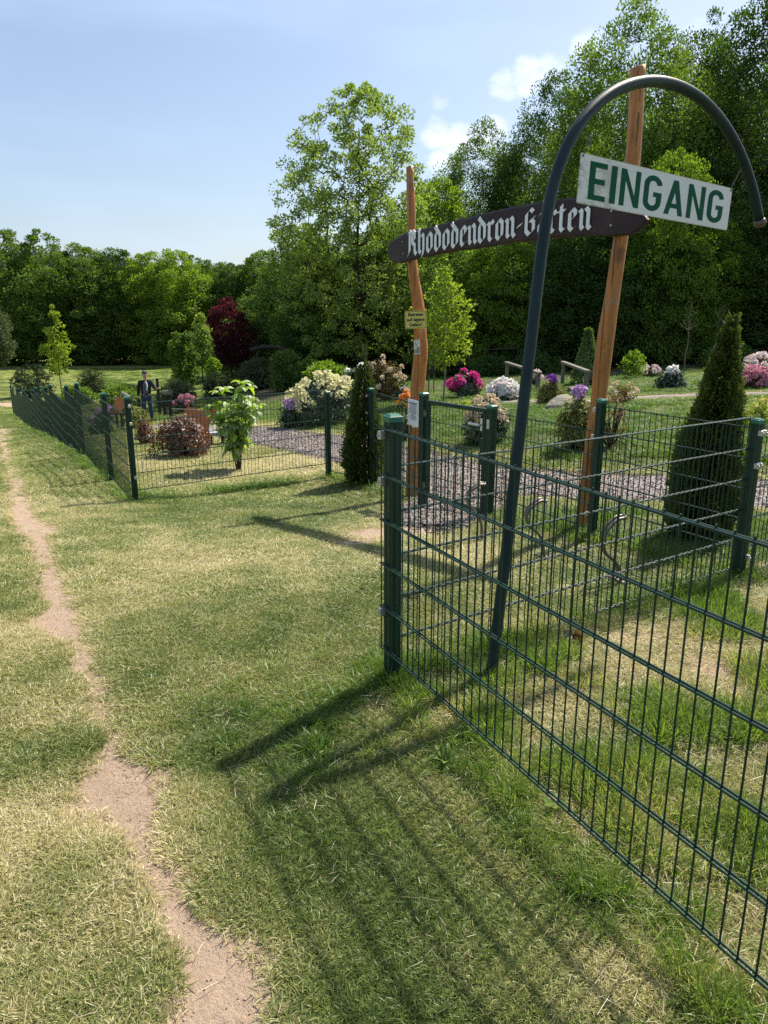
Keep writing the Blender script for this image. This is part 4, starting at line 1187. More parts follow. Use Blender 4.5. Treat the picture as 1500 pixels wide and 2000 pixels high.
TM['mid2'] = fin(*tree_meshes(33, 8, mp_, 260, .52, 160, .12, .12, shell=.3, lump=.6, wood=False), M['bark'], ML['dark'], 'mid_tree')
TM['under'] = fin(*tree_meshes(41, 4, [(.0, 2.0), (.2, 2.5), (.6, 2.2), (.9, 1.2), (1, .4)], 130, .55, 90, .16, .08, shell=.3, wood=False), M['bark'], ML['dark'], 'under')
HR = lambda x, y: None
def tr(kind, name, label, px, Y, H, H0, wscale=None, rz=0.0, group=None, cat='tree'):
    s = H / H0; w = s if wscale is None else wscale
    d = ray(px, 700); x = d.x / d.y * Y
    return make_tree(name, label, 0, 0, Y, H, TM[kind], None, None, group, (w, w, s), rz, cat, pos=Vector((x, Y, 0)))
# hedge row of trees at the far side of the left lawn
GH_ = 'trees in the tall row behind the left lawn'
rows = [(-150, 60, 11.5, 0, 0.3, 'broad green tree at the far left end of the tree row, beyond the picture edge'),
        (-62, 60, 11.3, 1, 1.1, 'broad green tree beside the left picture edge in the tall tree row'),
        (25, 60, 11.6, 0, 2.0, 'tallest green tree of the left row, its two peaks beside the left edge'),
        (105, 59, 11.2, 1, 3.1, 'tall green tree behind the slim yellow-green sapling'),
        (180, 60, 10.3, 0, 4.0, 'round-topped green tree left of the walking man in the left row'),
        (245, 61, 10.1, 2, 5.2, 'dark green tree in the left row straight above the dark corner post'),
        (300, 60, 9.6, 3, .7, 'brighter green tree in the left row behind the man in the cap'),
        (355, 59, 9.7, 3, 2.6, 'bright green tree in the left row just left of the red maple'),
        (415, 62, 8.9, 1, 4.6, 'green tree in the left row right behind the red maple'),
        (470, 60, 8.6, 2, 5.9, 'dark green tree in the left row right of the red maple'),
        (522, 60, 9.6, 0, 1.6, 'green tree joining the left row to the airy tall tree')]
for (px, Y, H, k, rz, lb_) in rows:
    tr('hedge%d' % k, 'deciduous_tree', lb_, px, Y + 7, H * .99, 10, H / 10 * 1.10, rz, GH_)
for i, px in enumerate([-120, -10, 70, 145, 215, 280, 330, 390, 450, 510, 570]):
    tr('hedge%d' % (i % 3), 'deciduous_tree', 'dark green tree of the second row, mostly hidden behind the tall left row', px, 74 + (i % 2) * 1.5, 9.0 + (i * 7 % 5) * .2, 10, 1.15, i * 1.3, 'second row of trees behind the left row')
# middle and right wood
for (k, px, Y, H, H0, w, rz, lb_) in [
    ('airy', 703, 40, 13.9, 13.9, 1.0, 0.6, 'tall airy pale green tree with visible branches against the sky'),
    ('mid1', 590, 50.5, 9.6, 8, 1.05, 1.0, 'dense green tree below the left side of the airy tall tree'),
    ('mid2', 640, 43, 7.2, 8, 1.05, 2.2, 'dark dense tree under the airy tall tree'),
    ('mid1', 715, 43.5, 6.8, 8, 1.0, 4.4, 'dark green low tree behind the trunk of the airy tree'),
    ('mid1', 775, 44, 8.6, 8, 1.05, 3.1, 'dense tree behind the left timber post'),
    ('mid0', 845, 47, 11.2, 8, 1.15, 4.4, 'fresh green tree just right of the left timber post top'),
    ('big1', 935, 50, 14.3, 15, .85, .4, 'broad green tree above the middle of the brown name board'),
    ('big0', 1060, 48, 16.3, 15, .85, 1.4, 'dark broad tree behind the left leg of the bent pole'),
    ('big1', 1190, 42, 17.4, 15, 1.02, 2.9, 'huge green tree behind the top of the bent pole'),
    ('big2', 1320, 44, 17.2, 15, .9, 3.3, 'dark huge tree filling the inside of the bent pole on its right'),
    ('big0', 1475, 40, 18.6, 15, 1.05, 4.3, 'dark towering tree at the top right corner'),
    ('big2', 1640, 41, 18.5, 15, 1.1, .2, 'dark towering tree beyond the right picture edge'),
    ('mid0', 1290, 33, 9.0, 8, .72, 1.0, 'yellow-green lighter tree just above the white sign'),
    ('mid1', 880, 37, 6.6, 8, .85, 5.0, 'green bushy tree behind the slender young maple'),
    ('mid0', 975, 36, 6.9, 8, .9, .9, 'sunlit green tree below the middle of the brown board'),
    ('mid1', 1050, 37, 6.6, 8, .9, 2.4, 'leafy green tree behind the bent pole at board height'),
    ('mid2', 1130, 35, 7.3, 8, .95, 3.7, 'dark green tree left of the right timber post'),
    ('mid2', 1225, 34, 6.8, 8, .95, 5.7, 'dark green tree right of the right timber post'),
    ('mid0', 1340, 33.5, 6.6, 8, .75, 1.9, 'fresh green low tree below the white sign'),
    ('mid2', 1430, 35, 6.8, 8, 1.0, 2.3, 'dark green tree behind the tip of the big thuja'),
    ('mid2', 1530, 34, 7.5, 8, 1.0, .3, 'dark green tree at the right picture edge behind the pink shrubs'),
    ('mid2', 1680, 33, 8.5, 8, 1.1, .3, 'dark green tree outside the right picture edge')]:
    tr(k, 'deciduous_tree', lb_, px, Y, H, H0, w, rz, 'trees of the wood behind the garden')
for i, px in enumerate([500, 590, 670, 760, 850, 930, 1010, 1090, 1180, 1270, 1360, 1450, 1550, 1660]):
    tr('under', 'understory_shrub', 'dark dense shrub filling the gap under the trees of the wood', px, (44 if px > 600 else 52) - (px - 500) * .005 + (i % 3), 4.2 + (i % 3) * .5, 4, 1.15, i * 1.7, 'dark shrubs under the trees of the wood', 'shrub')
for i, px in enumerate([620, 760, 900, 1040, 1180, 1330, 1480, 1640, 1800]):
    tr('big%d' % (i % 3), 'deciduous_tree', 'dark tree deep in the wood, mostly hidden behind the front trees', px, 60 + (i % 2) * 3, (9.5, 11, 12, 17, 19, 20, 22, 23, 23)[i], 15, 1.05, i * 1.1, 'trees deep in the wood')

# distant wooded hill
rid = [(-900, 470), (-300, 478), (0, 490), (60, 496), (130, 498), (200, 503), (270, 510), (330, 518), (380, 524), (440, 533), (520, 545), (700, 560), (1000, 575), (1500, 585), (2400, 590)]
HX, HT = [], []
for (px, py) in rid:
    p = atY(px, py, 1500); HX.append(p.x); HT.append(p.z)
xs_ = np.linspace(HX[0], HX[-1], 160); ys2 = np.linspace(0, 1, 14)
X_g, U_g = np.meshgrid(xs_, ys2)
Zt = np.interp(X_g, HX, HT); 
Yg = 1050 + 450 * U_g; Zg = -5 + (Zt + 2) * np.sin(U_g * math.pi / 2) ** 1.2 + (fbm(X_g / 90, Yg / 90, 4) - .5) * 8
ii = np.arange(X_g.size).reshape(X_g.shape)
Fq = np.stack([ii[:-1, :-1], ii[:-1, 1:], ii[1:, 1:], ii[1:, :-1]], -1).reshape(-1, 4)
t = NT('hazy_wooded_slope'); p = t.pos(); nz = t.noise(p, .08, 5)
mh = t.principled(t.mix(nz, (.030, .050, .040), (.065, .090, .065)), .95, 0, .05)  # bluish haze of the distance is mixed into this base colour
tag(obj('hill', npmesh('hill', np.stack([X_g, Yg, Zg], -1).reshape(-1, 3), Fq), mh, smooth=True), kind='structure')
rng = np.random.RandomState(5); n_ = 5200
hx = rng.uniform(atY(-700, 500, 1500).x, atY(760, 500, 1500).x, n_); hu = rng.uniform(.55, 1.0, n_) ** .6
hy = 1050 + 450 * hu
hz = -5 + (np.interp(hx, HX, HT) + 2) * np.sin(hu * math.pi / 2) ** 1.2 - 5
hh = rng.uniform(6, 12, n_); hr = hh * .3
ang = np.linspace(0, 2 * math.pi, 6)[:-1]
ring = np.stack([np.cos(ang), np.sin(ang)], -1)
V = np.zeros((n_, 6, 3)); V[:, :5, 0] = hx[:, None] + ring[:, 0] * hr[:, None]; V[:, :5, 1] = hy[:, None] + ring[:, 1] * hr[:, None]; V[:, :5, 2] = hz[:, None]
V[:, 5] = np.stack([hx, hy, hz + hh], -1)
F3 = np.array([[i, (i + 1) % 5, 5] for i in range(5)]); F3 = (F3[None] + np.arange(n_)[:, None, None] * 6).reshape(-1, 3)
tag(obj('distant_forest', npmesh('forest', V.reshape(-1, 3), F3), mh), kind='stuff', label='distant conifer forest covering the low hill', cat='forest')

# ------------------------------------------------------------------ small trees
def small_tree(name, label, px, py, H_px, W_px, seed, mleaf, prof, ntips, nleaf, leaf, crad, trunk_r=.03, mb='bark', cat='tree', group=None, lean=(0, 0), shell=.1, rz=0, lump=.35, jit=.5):
    b = GR(px, py); k = pxm(b); H = H_px * k * 1.0; wr_ = W_px * k / 2
    mx_ = max(p[1] for p in prof); pr = [(a, r / mx_ * wr_) for a, r in prof]
    tm, cr = tree_meshes(seed, H, pr, ntips, crad, nleaf, leaf, trunk_r, lean, shell, .8, .006, lump, .6, jit, .6)
    if mleaf is None:
        t_ = thing(name, label, cat, b, rz, group); a = tm.mesh('branches'); obj('trunk', a, M[mb], t_, True); return t_
    ms = fin(tm, cr, M[mb], mleaf, name)
    t_ = thing(name, label, cat, b, rz, group)
    for nm, me in (('trunk', ms[0]), ('crown', ms[1])):
        o = bpy.data.objects.new(nm, me); link(o); o.parent = t_
    return t_
slim = [(.22, .5), (.35, 1), (.55, .9), (.75, .6), (.92, .3), (1, .08)]
rnd = [(.18, .45), (.32, .9), (.5, 1), (.72, .9), (.9, .5), (1, .1)]
small_tree('red_maple', 'young tree with a round dark red crown in front of the left tree row', 452, 738, 150, 92, 51, ML['red'], rnd, 170, 95, .11, .34, .05)
small_tree('sapling', 'slim yellow-green sapling standing beside the long stepped fence', 121, 768, 168, 50, 52, ML['yellow'], slim, 46, 46, .13, .22, .03, shell=.02, lump=.8, jit=.7)
small_tree('sapling', 'slim pale green sapling directly left of the red-crowned tree', 397, 748, 140, 42, 53, ML['light'], slim, 60, 60, .13, .28, .04)
small_tree('sapling', 'narrow dark green sapling right of the man, touching the grass', 363, 762, 118, 56, 54, ML['maple'], [(.05, .55), (.3, .8), (.5, .9), (.75, 1), (.9, .6), (1, .15)], 80, 60, .14, .22, .03)
small_tree('sapling', 'thin light green sapling below the red crown', 418, 755, 62, 26, 55, ML['bright'], rnd, 26, 50, .10, .16, .02)
small_tree('young_maple', 'slender young maple with bright yellow-green leaves right of the yellow sign', 866, 785, 255, 104, 56, ML['yellow'], [(.28, .4), (.42, .85), (.6, 1), (.78, .75), (.9, .4), (1, .08)], 95, 34, .085, .19, .022, 'barklight', shell=.02, lump=.6, jit=.7)
small_tree('sapling', 'small fresh green sapling in the grass right of the right timber post', 1236, 740, 52, 44, 57, ML['bright'], rnd, 26, 34, .09, .16, .015)
small_tree('bare_tree', 'bare pale tree with forked leafless branches behind the tip of the big thuja', 1408, 705, 270, 100, 58, None, [(.45, .2), (.6, .7), (.75, 1), (.9, .9), (1, .5)], 95, 0, .1, .2, .07, 'twig', shell=.1)
small_tree('bare_tree', 'thin bare sapling in the grass left of the big thuja', 1336, 732, 150, 40, 59, None, [(.5, .2), (.65, 1), (.8, .8), (1, .3)], 30, 0, .1, .2, .022, 'twig')
small_tree('olive_tree', 'grey-green leafy tree cut by the left picture edge', -5, 735, 145, 80, 60, ML['grey'], rnd, 120, 80, .13, .35, .08)
small_tree('parasol_shrub', 'small umbrella-shaped shrub with a flat leafy top on a thin stem', 640, 785, 72, 66, 61, ML['bright'], [(.66, .3), (.75, 1), (.85, 1.0), (1, .45)], 30, 55, .10, .20, .02, cat='shrub', shell=.1)
small_tree('parasol_shrub', 'smaller umbrella-shaped shrub directly left of the small thuja', 664, 786, 64, 34, 62, ML['bright'], [(.35, .5), (.5, .4), (.75, 1), (.85, 1.0), (1, .45)], 22, 50, .10, .16, .02, cat='shrub', shell=.1)
for (lb_, px, py, h, w, sd, ml) in [
    ('willowy grey-green shrub where the long fence meets the far corner', 66, 775, 62, 78, 63, 'grey'),
    ('loose grey-green shrub left of the man, in front of the mown lawn', 182, 778, 52, 56, 64, 'grey'),
    ('low dark green shrub right behind the stepped fence', 150, 790, 34, 60, 65, 'maple'),
    ('low green shrub between the stepped fence and the man', 232, 796, 42, 70, 66, 'maple'),
    ('round green shrub just left of the man', 258, 785, 30, 50, 67, 'grey'),
    ('low green shrub behind the wooden handrail', 345, 790, 44, 60, 68, 'grey'),
    ('green shrub under the red-crowned tree', 428, 776, 42, 56, 69, 'grey'),
    ('spreading grey-green shrub right of the red-crowned tree', 505, 760, 58, 74, 70, 'grey'),
    ('dark green shrub behind the large-leaved plant', 560, 765, 80, 60, 71, 'dark'),
    ('dark green shrub beneath the airy tall tree', 610, 762, 60, 70, 72, 'dark'),
    ('dark green shrub at the foot of the wood behind the pink rhododendron', 960, 735, 34, 70, 74, 'dark'),
    ('low dark shrub behind the weeping conifer', 1050, 730, 38, 80, 75, 'dark'),
    ('low dark shrub at the right edge of the wood', 1420, 715, 36, 90, 76, 'dark')]:
    small_tree('garden_shrub', lb_, px, py, h, w, sd, ML[ml], [(.02, .7), (.3, 1), (.6, .85), (.85, .6), (1, .2)], 70, 60, .11, .26, .03, cat='shrub', group='loose shrubs of the garden', shell=.1, lump=.6)

# ------------------------------------------------------------------ rounded bushes with blossoms
def bush(name, label, px, py, W_px, H_px, seed, mleaf, mfl=None, nfl=0, fr=.07, nleaf=1500, leaf=.09, cat='rhododendron', low=.0, ftop=.35, second=None, group=None, asp=.5, stems=True, depth=1.0, side=None, sparse=1.0):
    rng = np.random.RandomState(seed)
    b = GR(px, py); k = pxm(b); Wd = W_px * k / 2; H = H_px * k * 1.03
    b = Vector((b.x, b.y + Wd * depth * .45, 0)); b.z = g(b.x, b.y)
    t_ = thing(name, label, cat, b, 0, group)
    nl = int(nleaf * 1.0)
    K = max(14, int(nl / 14)); 
    th = rng.uniform(0, 2 * math.pi, K); ph = rng.uniform(low - .15, 1, K); ph = np.clip(ph, -.15, 1)
    cr_ = np.sqrt(np.clip(1 - np.clip(ph, 0, 1) ** 2, 0, 1)); rr = rng.uniform(.62, 1.0, K) * (1 + .22 * np.sin(th * 3 + seed) * cr_)
    cen = np.stack([np.cos(th) * cr_ * rr * Wd, np.sin(th) * cr_ * rr * Wd * depth, H * (.18 + .80 * np.clip(ph, -.1, 1) * rng.uniform(.8, 1.04, K))], -1)
    outw = unit(cen - np.array([0, 0, H * .25]))
    n_ = 16
    # leaf whorls: leaves radiate from each shoot tip
    a0 = rng.uniform(0, 2 * math.pi, (K, 1)) + np.arange(n_)[None, :] * 2.4
    tx = unit(np.cross(outw, np.array([0.1, .2, 1.0]))); ty_ = np.cross(outw, tx)
    rad = (tx[:, None, :] * np.cos(a0)[..., None] + ty_[:, None, :] * np.sin(a0)[..., None])
    A_ = unit(rad + outw[:, None, :] * rng.uniform(-.3, .7, (K, n_, 1)))
    C = cen[:, None, :] + rng.normal(0, leaf * .45, (K, n_, 3)) - outw[:, None, :] * rng.uniform(0, leaf * 1.2, (K, n_, 1))
    keep = rng.rand(K * n_) < sparse
    V, F_ = leafcloud(C.reshape(-1, 3)[keep], A_.reshape(-1, 3)[keep], np.repeat(outw, n_, 0)[keep], leaf, leaf * asp * .5, rng, .25)
    obj('foliage', npmesh('foliage', V, F_), mleaf, t_)
    if stems:
        m = MB()
        for i in range(min(K, 26)):
            q = Vector(cen[i]); m.tube([(q.x * .08, q.y * .08, -.04), (q.x * .5, q.y * .5, q.z * .5), tuple(q * .95)], [.014, .009, .004], 5, cap=False)
        obj('stems', m, M['bark'], t_)
    for (mf, nf, key) in ((mfl, nfl, 0),) + (((second[0], second[1], 1),) if second else ()):
        if not mf: continue
        ph = rng.uniform(ftop, 1.0, nf); th = rng.uniform(math.pi * 1.0, math.pi * 2.0, nf) if nf > 10 else rng.uniform(math.pi * 1.15, math.pi * 1.85, nf)
        hf = nf > 10
        if hf: back = rng.rand(nf) < .25; th = np.where(back, th + math.pi, th)
        if key == 0 and side: th = rng.uniform(side[0], side[1], nf)
        if key == 1 and len(second) > 2: th = rng.uniform(second[2][0], second[2][1], nf)
        c_ = np.sqrt(1 - ph ** 2)
        ctr_ = np.stack([np.cos(th) * c_ * Wd * 1.0, np.sin(th) * c_ * Wd * depth, H * (.2 + .82 * ph)], -1)
        ow = unit(ctr_ - np.array([0, 0, H * .3]))
        np_ = 34; d = unit(rng.normal(0, 1, (nf, np_, 3)) + ow[:, None, :] * .9)
        rr2 = fr * rng.uniform(.75, 1.2, (nf, 1, 1))
        Cc = (ctr_[:, None, :] + d * rr2 * .8).reshape(-1, 3)
        dd_ = d.reshape(-1, 3); tg = unit(np.cross(dd_, rng.normal(0, 1, dd_.shape)))
        V, F_ = leafcloud(Cc, unit(tg + dd_ * .5), dd_, fr * .75, fr * .34, rng, .15)
        obj('blossoms', npmesh('blossoms', V, F_), mf, t_)
    return t_
bush('rhododendron', 'big rhododendron covered in pale creamy yellow blossom behind the fence', 634, 832, 155, 92, 101, ML['rhodo'], MP['cream'], 46, .095, 2600, .10, ftop=.25)
bush('rhododendron', 'small dark rhododendron with lilac blossoms at the left foot of the creamy one', 568, 838, 48, 50, 102, ML['rhodo'], MP['lilac'], 7, .085, 700, .10, ftop=.7, side=(math.pi * .9, math.pi * 2.1))
bush('rhododendron', 'rhododendron with white blossoms half hidden left of the small thuja', 697, 790, 56, 72, 103, ML['rhodo'], MP['white'], 14, .10, 800, .10)
bush('rhododendron', 'large rhododendron with fading creamy pink heads right of the small thuja', 752, 786, 92, 82, 104, ML['bronze'], MP['peach'], 20, .07, 2200, .10, ftop=.0)
bush('rhododendron', 'low dark rhododendron at the foot of the left timber post', 788, 785, 36, 30, 105, ML['rhodo'], MP['pinkwhite'], 5, .05, 500, .09)
bush('azalea', 'orange azalea glowing behind the mesh left of the paper notice', 790, 862, 34, 92, 106, ML['rhodo'], MP['orange'], 12, .045, 420, .05, cat='azalea', ftop=.6)
bush('rhododendron', 'rhododendron with bright magenta blossom near the gate', 908, 777, 62, 46, 107, ML['rhodo'], MP['magenta'], 22, .105, 1300, .11, ftop=.25)
bush('rhododendron', 'low rhododendron with white and pale pink blossom left of the bent pole', 984, 782, 54, 34, 108, ML['rhodo'], MP['white'], 22, .115, 900, .11, ftop=.2, second=(MP['pinkwhite'], 5, (math.pi * 1.25, math.pi * 1.55)))
bush('rhododendron', 'dark rhododendron with peach blossom seen through the gate', 950, 868, 88, 86, 109, ML['rhodo'], MP['peach'], 34, .055, 1700, .09, ftop=.35)
bush('leafy_shrub', 'yellow-green leafy shrub with a few purple blossoms left of the wooden trestle', 1077, 790, 62, 46, 110, ML['rhodoY'], MP['purple'], 4, .09, 1500, .07, cat='shrub', ftop=.9)
bush('rhododendron', 'small rhododendron with pale pink blossom behind the bent pole', 1043, 755, 26, 26, 111, ML['rhodo'], MP['pinkwhite'], 9, .10, 400, .09)
bush('rhododendron', 'yellow-leaved rhododendron topped by two lilac blossoms beside the right timber post', 1128, 882, 84, 108, 112, ML['rhodoY'], MP['lilac'], 4, .085, 2200, .075, ftop=.96, side=(math.pi * 1.1, math.pi * 1.9))
bush('rhododendron', 'yellowish thin-leaved shrub on the right side of the right timber post', 1196, 875, 66, 110, 113, ML['bronze'], None, 0, .05, 420, .075, sparse=.6)
bush('rhododendron', 'small shrub with red and pink blossom behind the right timber post', 1168, 757, 40, 34, 114, ML['rhodo'], MP['red'], 9, .07, 500, .08)
bush('shrub', 'brownish twiggy shrub with fading peach flowers right of the right timber post', 1217, 790, 62, 42, 115, ML['bronze'], MP['peach'], 14, .05, 520, .07, cat='shrub', sparse=.7, ftop=.3)
bush('rhododendron', 'low rhododendron with pink blossom in the grass beyond the twiggy shrub', 1271, 737, 38, 20, 116, ML['grey'], MP['pinkwhite'], 12, .09, 500, .09)
bush('rhododendron', 'dark round rhododendron with a white blossom left of the big thuja', 1313, 760, 54, 32, 117, ML['rhodo'], MP['white'], 3, .13, 1200, .13, ftop=.93)
bush('rhododendron', 'dull pink rhododendron at the right edge behind the big thuja', 1490, 728, 64, 32, 118, ML['bronze'], MP['pinkwhite'], 34, .10, 700, .09, ftop=.0)
bush('rhododendron', 'pink rhododendron lower down at the right picture edge', 1476, 760, 60, 36, 119, ML['bronze'], MP['pink'], 36, .10, 700, .09, ftop=.0)
bush('rhododendron', 'deep purple rhododendron at the right edge in front of the wood', 1492, 696, 54, 24, 120, ML['rhodo'], MP['purple'], 40, .16, 500, .12, ftop=.0)
bush('lily_clump', 'clump of yellow flowering plants right of the big thuja', 1484, 838, 54, 54, 121, ML['yellow'], MP['yellow'], 22, .035, 500, .10, cat='flowers', ftop=.3, asp=.25, sparse=.7)
bush('rhododendron', 'rhododendron with pink and red blossom right of the wooden handrail', 362, 806, 52, 30, 122, ML['rhodo'], MP['pink'], 10, .11, 900, .10, ftop=.5)
bush('rhododendron', 'lilac rhododendron seen through the stepped fence', 205, 830, 34, 34, 123, ML['rhodo'], MP['lilac'], 14, .10, 600, .10, ftop=.5)
bush('leafy_shrub', 'pale yellow leafy shrub between the stepped fence and the dark corner post', 262, 838, 60, 42, 124, ML['rhodoY'], None, 0, .1, 900, .09, cat='shrub')
bush('red_shrub', 'dark red low shrub in the bed behind the wooden trestle', 1062, 727, 36, 17, 125, ML['red'], None, 0, .1, 500, .12, cat='shrub')
bush('leafy_shrub', 'dark low shrub behind the stepped fence below the lilac blossoms', 192, 850, 46, 40, 126, ML['rhodo'], MP['lilac'], 2, .07, 700, .09, cat='shrub')
bush('brown_shrub', 'wide red-brown leafy shrub right behind the mesh near the dark corner post', 352, 892, 126, 80, 130, ML['brown'], None, 0, .1, 4200, .062, cat='shrub', asp=.42, depth=.8)
bush('brown_shrub', 'smaller red-brown shrub touching the dark corner post', 283, 868, 42, 46, 131, ML['brown'], None, 0, .1, 900, .062, cat='shrub', asp=.42)
bush('leafy_shrub', 'pale green low shrub behind the gate in front of the magenta blossom', 905, 800, 40, 16, 132, ML['yellow'], None, 0, .1, 300, .08, cat='shrub', sparse=.6)

# ------------------------------------------------------------------ conifers
def thuja(name, label, px, py, H_px, W_px, seed, nspray, fan=.085, prof=None):
    rng = np.random.RandomState(seed)
    b = GR(px, py); k = pxm(b); Wd = W_px * k / 2; H = H_px * k
    b = Vector((b.x, b.y + Wd * .3, 0)); b.z = g(b.x, b.y)
    t_ = thing(name, label, 'conifer', b)
    prof = prof or [(.0, .74), (.08, .95), (.2, 1.0), (.38, .84), (.58, .56), (.75, .32), (.88, .14), (1, .02)]
    hs = np.linspace(.01, .985, 300); pr = envelope(prof, hs); cdf = np.cumsum(pr) / pr.sum()
    h = np.interp(rng.rand(nspray), cdf, hs); th = rng.uniform(0, 2 * math.pi, nspray)
    lum = 1 + .42 * (fbm(np.cos(th) * 2.3 + 5, np.sin(th) * 2.3 + h * 8 + seed, seed) - .5) * 2 + .55 * (fbm(np.cos(th) * 7 + 5, np.sin(th) * 7 + h * 26 + seed, seed + 3, 2) - .5)
    Rr = envelope(prof, h) * Wd * .9 * lum * np.sqrt(rng.uniform(.45, 1.05, nspray))
    P = np.stack([np.cos(th) * Rr + .06 * h * H * (seed == 201), np.sin(th) * Rr, h * H], -1)
    outw = np.stack([np.cos(th), np.sin(th), th * 0 + .75 + rng.normal(0, .3, nspray)], -1); outw = unit(outw)
    side_ = unit(np.cross(outw, np.stack([-np.sin(th), np.cos(th), th * 0], -1) + rng.normal(0, .6, (nspray, 3))))
    nb = 15
    u = np.linspace(.05, 1, nb)[None, :]; sgn = np.where(np.arange(nb) % 2 == 0, 1, -1)[None, :]
    fl = fan * rng.uniform(.5, 1.35, (nspray, 1)) * (.45 + .55 * np.clip(envelope(prof, h) * 1.3, 0, 1))[:, None]
    C = P[:, None, :] + outw[:, None, :] * (u * fl)[..., None]
    A_ = unit(outw[:, None, :] * .8 + side_[:, None, :] * (sgn * .75)[..., None])
    A_ = np.broadcast_to(A_, C.shape).copy()
    nrm = np.cross(outw, side_)[:, None, :] + 0 * C
    ln = (fl * (.55 - .30 * np.abs(u - .35)))
    V, F_ = leafcloud(C.reshape(-1, 3), A_.reshape(-1, 3), nrm.reshape(-1, 3), ln.reshape(-1), .0075 * fan / .085, rng, .16)
    # spiky shoots at the tip
    obj('foliage', npmesh('foliage', V, F_), ML['thuja'], t_)
    m = MB(); m.tube([(0, 0, -.05), (0, 0, H * .5), (.01, 0, H * .97)], [.035, .02, .005], 7)
    obj('trunk', m, M['bark'], t_)
    m = MB(); 
    for i in range(7):
        a = i * 2.1; hh_ = H * (.93 + .012 * i); m.tube([(0, 0, hh_), (math.cos(a) * .03, math.sin(a) * .03, hh_ + .05), (math.cos(a) * .045, math.sin(a) * .045, hh_ + .11 - .004 * i)], [.004, .004, .001], 5)
    obj('tip_shoots', m, ML['thuja'], t_)
    return t_
thuja('thuja', 'big dark green cone-shaped thuja behind the mesh on the right', 1362, 1052, 425, 90, 201, 6500, .098)
thuja('thuja', 'slim pointed thuja inside the fence left of the gate', 712, 945, 262, 64, 202, 2600, .085)
# weeping conifer
rng = np.random.RandomState(77)
b = GR(1143, 750); k = pxm(b); H = 102 * k; Wd = 27 * k
t_ = thing('weeping_conifer', 'drooping blue-green weeping conifer behind the wooden trestle', 'conifer', b)
n_ = 320; h = rng.uniform(.08, 1, n_) ** .8; th = rng.uniform(0, 2 * math.pi, n_); R0 = np.interp(h, [0, .3, .6, .8, 1], [1, .95, .6, .3, .1]) * Wd
Cs, As, Ns = [], [], []
for i in range(n_):
    L_ = .55 * (1 - h[i] * .5)
    for j in range(14):
        f = j / 13
        r = R0[i] * (.35 + .65 * min(1, f * 1.6)); z = h[i] * H + .08 * math.sin(f * 2.2) - L_ * f * f
        Cs.append((math.cos(th[i]) * r, math.sin(th[i]) * r, max(z, .03))); As.append((math.cos(th[i]) * .4, math.sin(th[i]) * .4, .4 - 1.6 * f)); Ns.append((math.cos(th[i]), math.sin(th[i]), .5))
V, F_ = leafcloud(np.array(Cs), unit(np.array(As)), np.array(Ns), .12, .026, rng, .3)
obj('foliage', npmesh('foliage', V, F_), ML['weep'], t_)
m = MB(); m.tube([(0, 0, -.1), (.02, 0, H * .6), (0, 0, H * .98)], [.04, .025, .008], 7); obj('trunk', m, M['bark'], t_)

# ------------------------------------------------------------------ plant with big drooping leaves
def bigleaf(pos, az, pitch, Ln, Wd, droop, roll, mb):
    S = 6; ca, sa = math.cos(az), math.sin(az)
    p = Vector(pos); ang_ = pitch; rows_ = []
    fwd = Vector((ca, sa, 0)); sd = Vector((-sa, ca, 0))
    for i in range(S + 1):
        f = i / S; w = Wd * (math.sin(math.pi * min(1, f * .93 + .05)) ** .8) if f < 1 else 0.001
        d = fwd * math.cos(ang_) + Vector((0, 0, math.sin(ang_))); up = Vector((0, 0, math.cos(ang_))) - fwd * math.sin(ang_)
        s2 = sd * math.cos(roll) + up * math.sin(roll)
        rows_.append((p + s2 * w + up * w * .30, p.copy(), p - s2 * w + up * w * .30))
        p = p + d * Ln / S; ang_ -= droop / S
    vs = [q for r in rows_ for q in r]; fs = []
    for i in range(S):
        a = i * 3; fs += [(a, a + 1, a + 4, a + 3), (a + 1, a + 2, a + 5, a + 4)]
    mb.add(vs, fs)
b = GR(467, 918); k = pxm(b); H = 180 * k
t_ = thing('large_leaved_shrub', 'young shrub with big drooping yellow-green leaves behind the mesh', 'shrub', b)
rr = random.Random(12); lf = MB(); st = MB()
mg_leaf = m_leaf('large_soft_leaves', [(.15, .24, .02), (.25, .35, .03), (.36, .45, .06)], .5, nscale=3, gloss=.08)
stems_ = []
for i in range(19):
    a = rr.uniform(0, 6.28); sp = rr.uniform(.25, 1.0) * 66 * k; hz_ = H * rr.uniform(.5, 1.0) * (1 - .25 * sp / (62 * k))
    tip = Vector((math.cos(a) * sp, math.sin(a) * sp * .8, hz_)); base = Vector((rr.uniform(-.03, .03), rr.uniform(-.03, .03), -.03))
    mid = base.lerp(tip, .55) + Vector((-tip.x * .22, -tip.y * .22, .05)); st.tube([base, mid, tip], [.006, .005, .003], 6, cap=False); stems_.append((base, mid, tip))
    for j in range(9):
        f = rr.uniform(.3, 1.0); q = mid.lerp(tip, (f - .5) * 2) if f > .5 else base.lerp(mid, f * 2)
        bigleaf(q, rr.uniform(0, 6.28), rr.uniform(-.2, .7), rr.uniform(.15, .25), rr.uniform(.036, .058), rr.uniform(1.2, 2.2), rr.uniform(-.4, .4), lf)
    for j in range(5): bigleaf(tip, a + j * 1.26, rr.uniform(.3, .9), rr.uniform(.14, .22), .048, 1.6, rr.uniform(-.3, .3), lf)
obj('foliage', lf, mg_leaf, t_, True); obj('stems', st, M['bark'], t_)

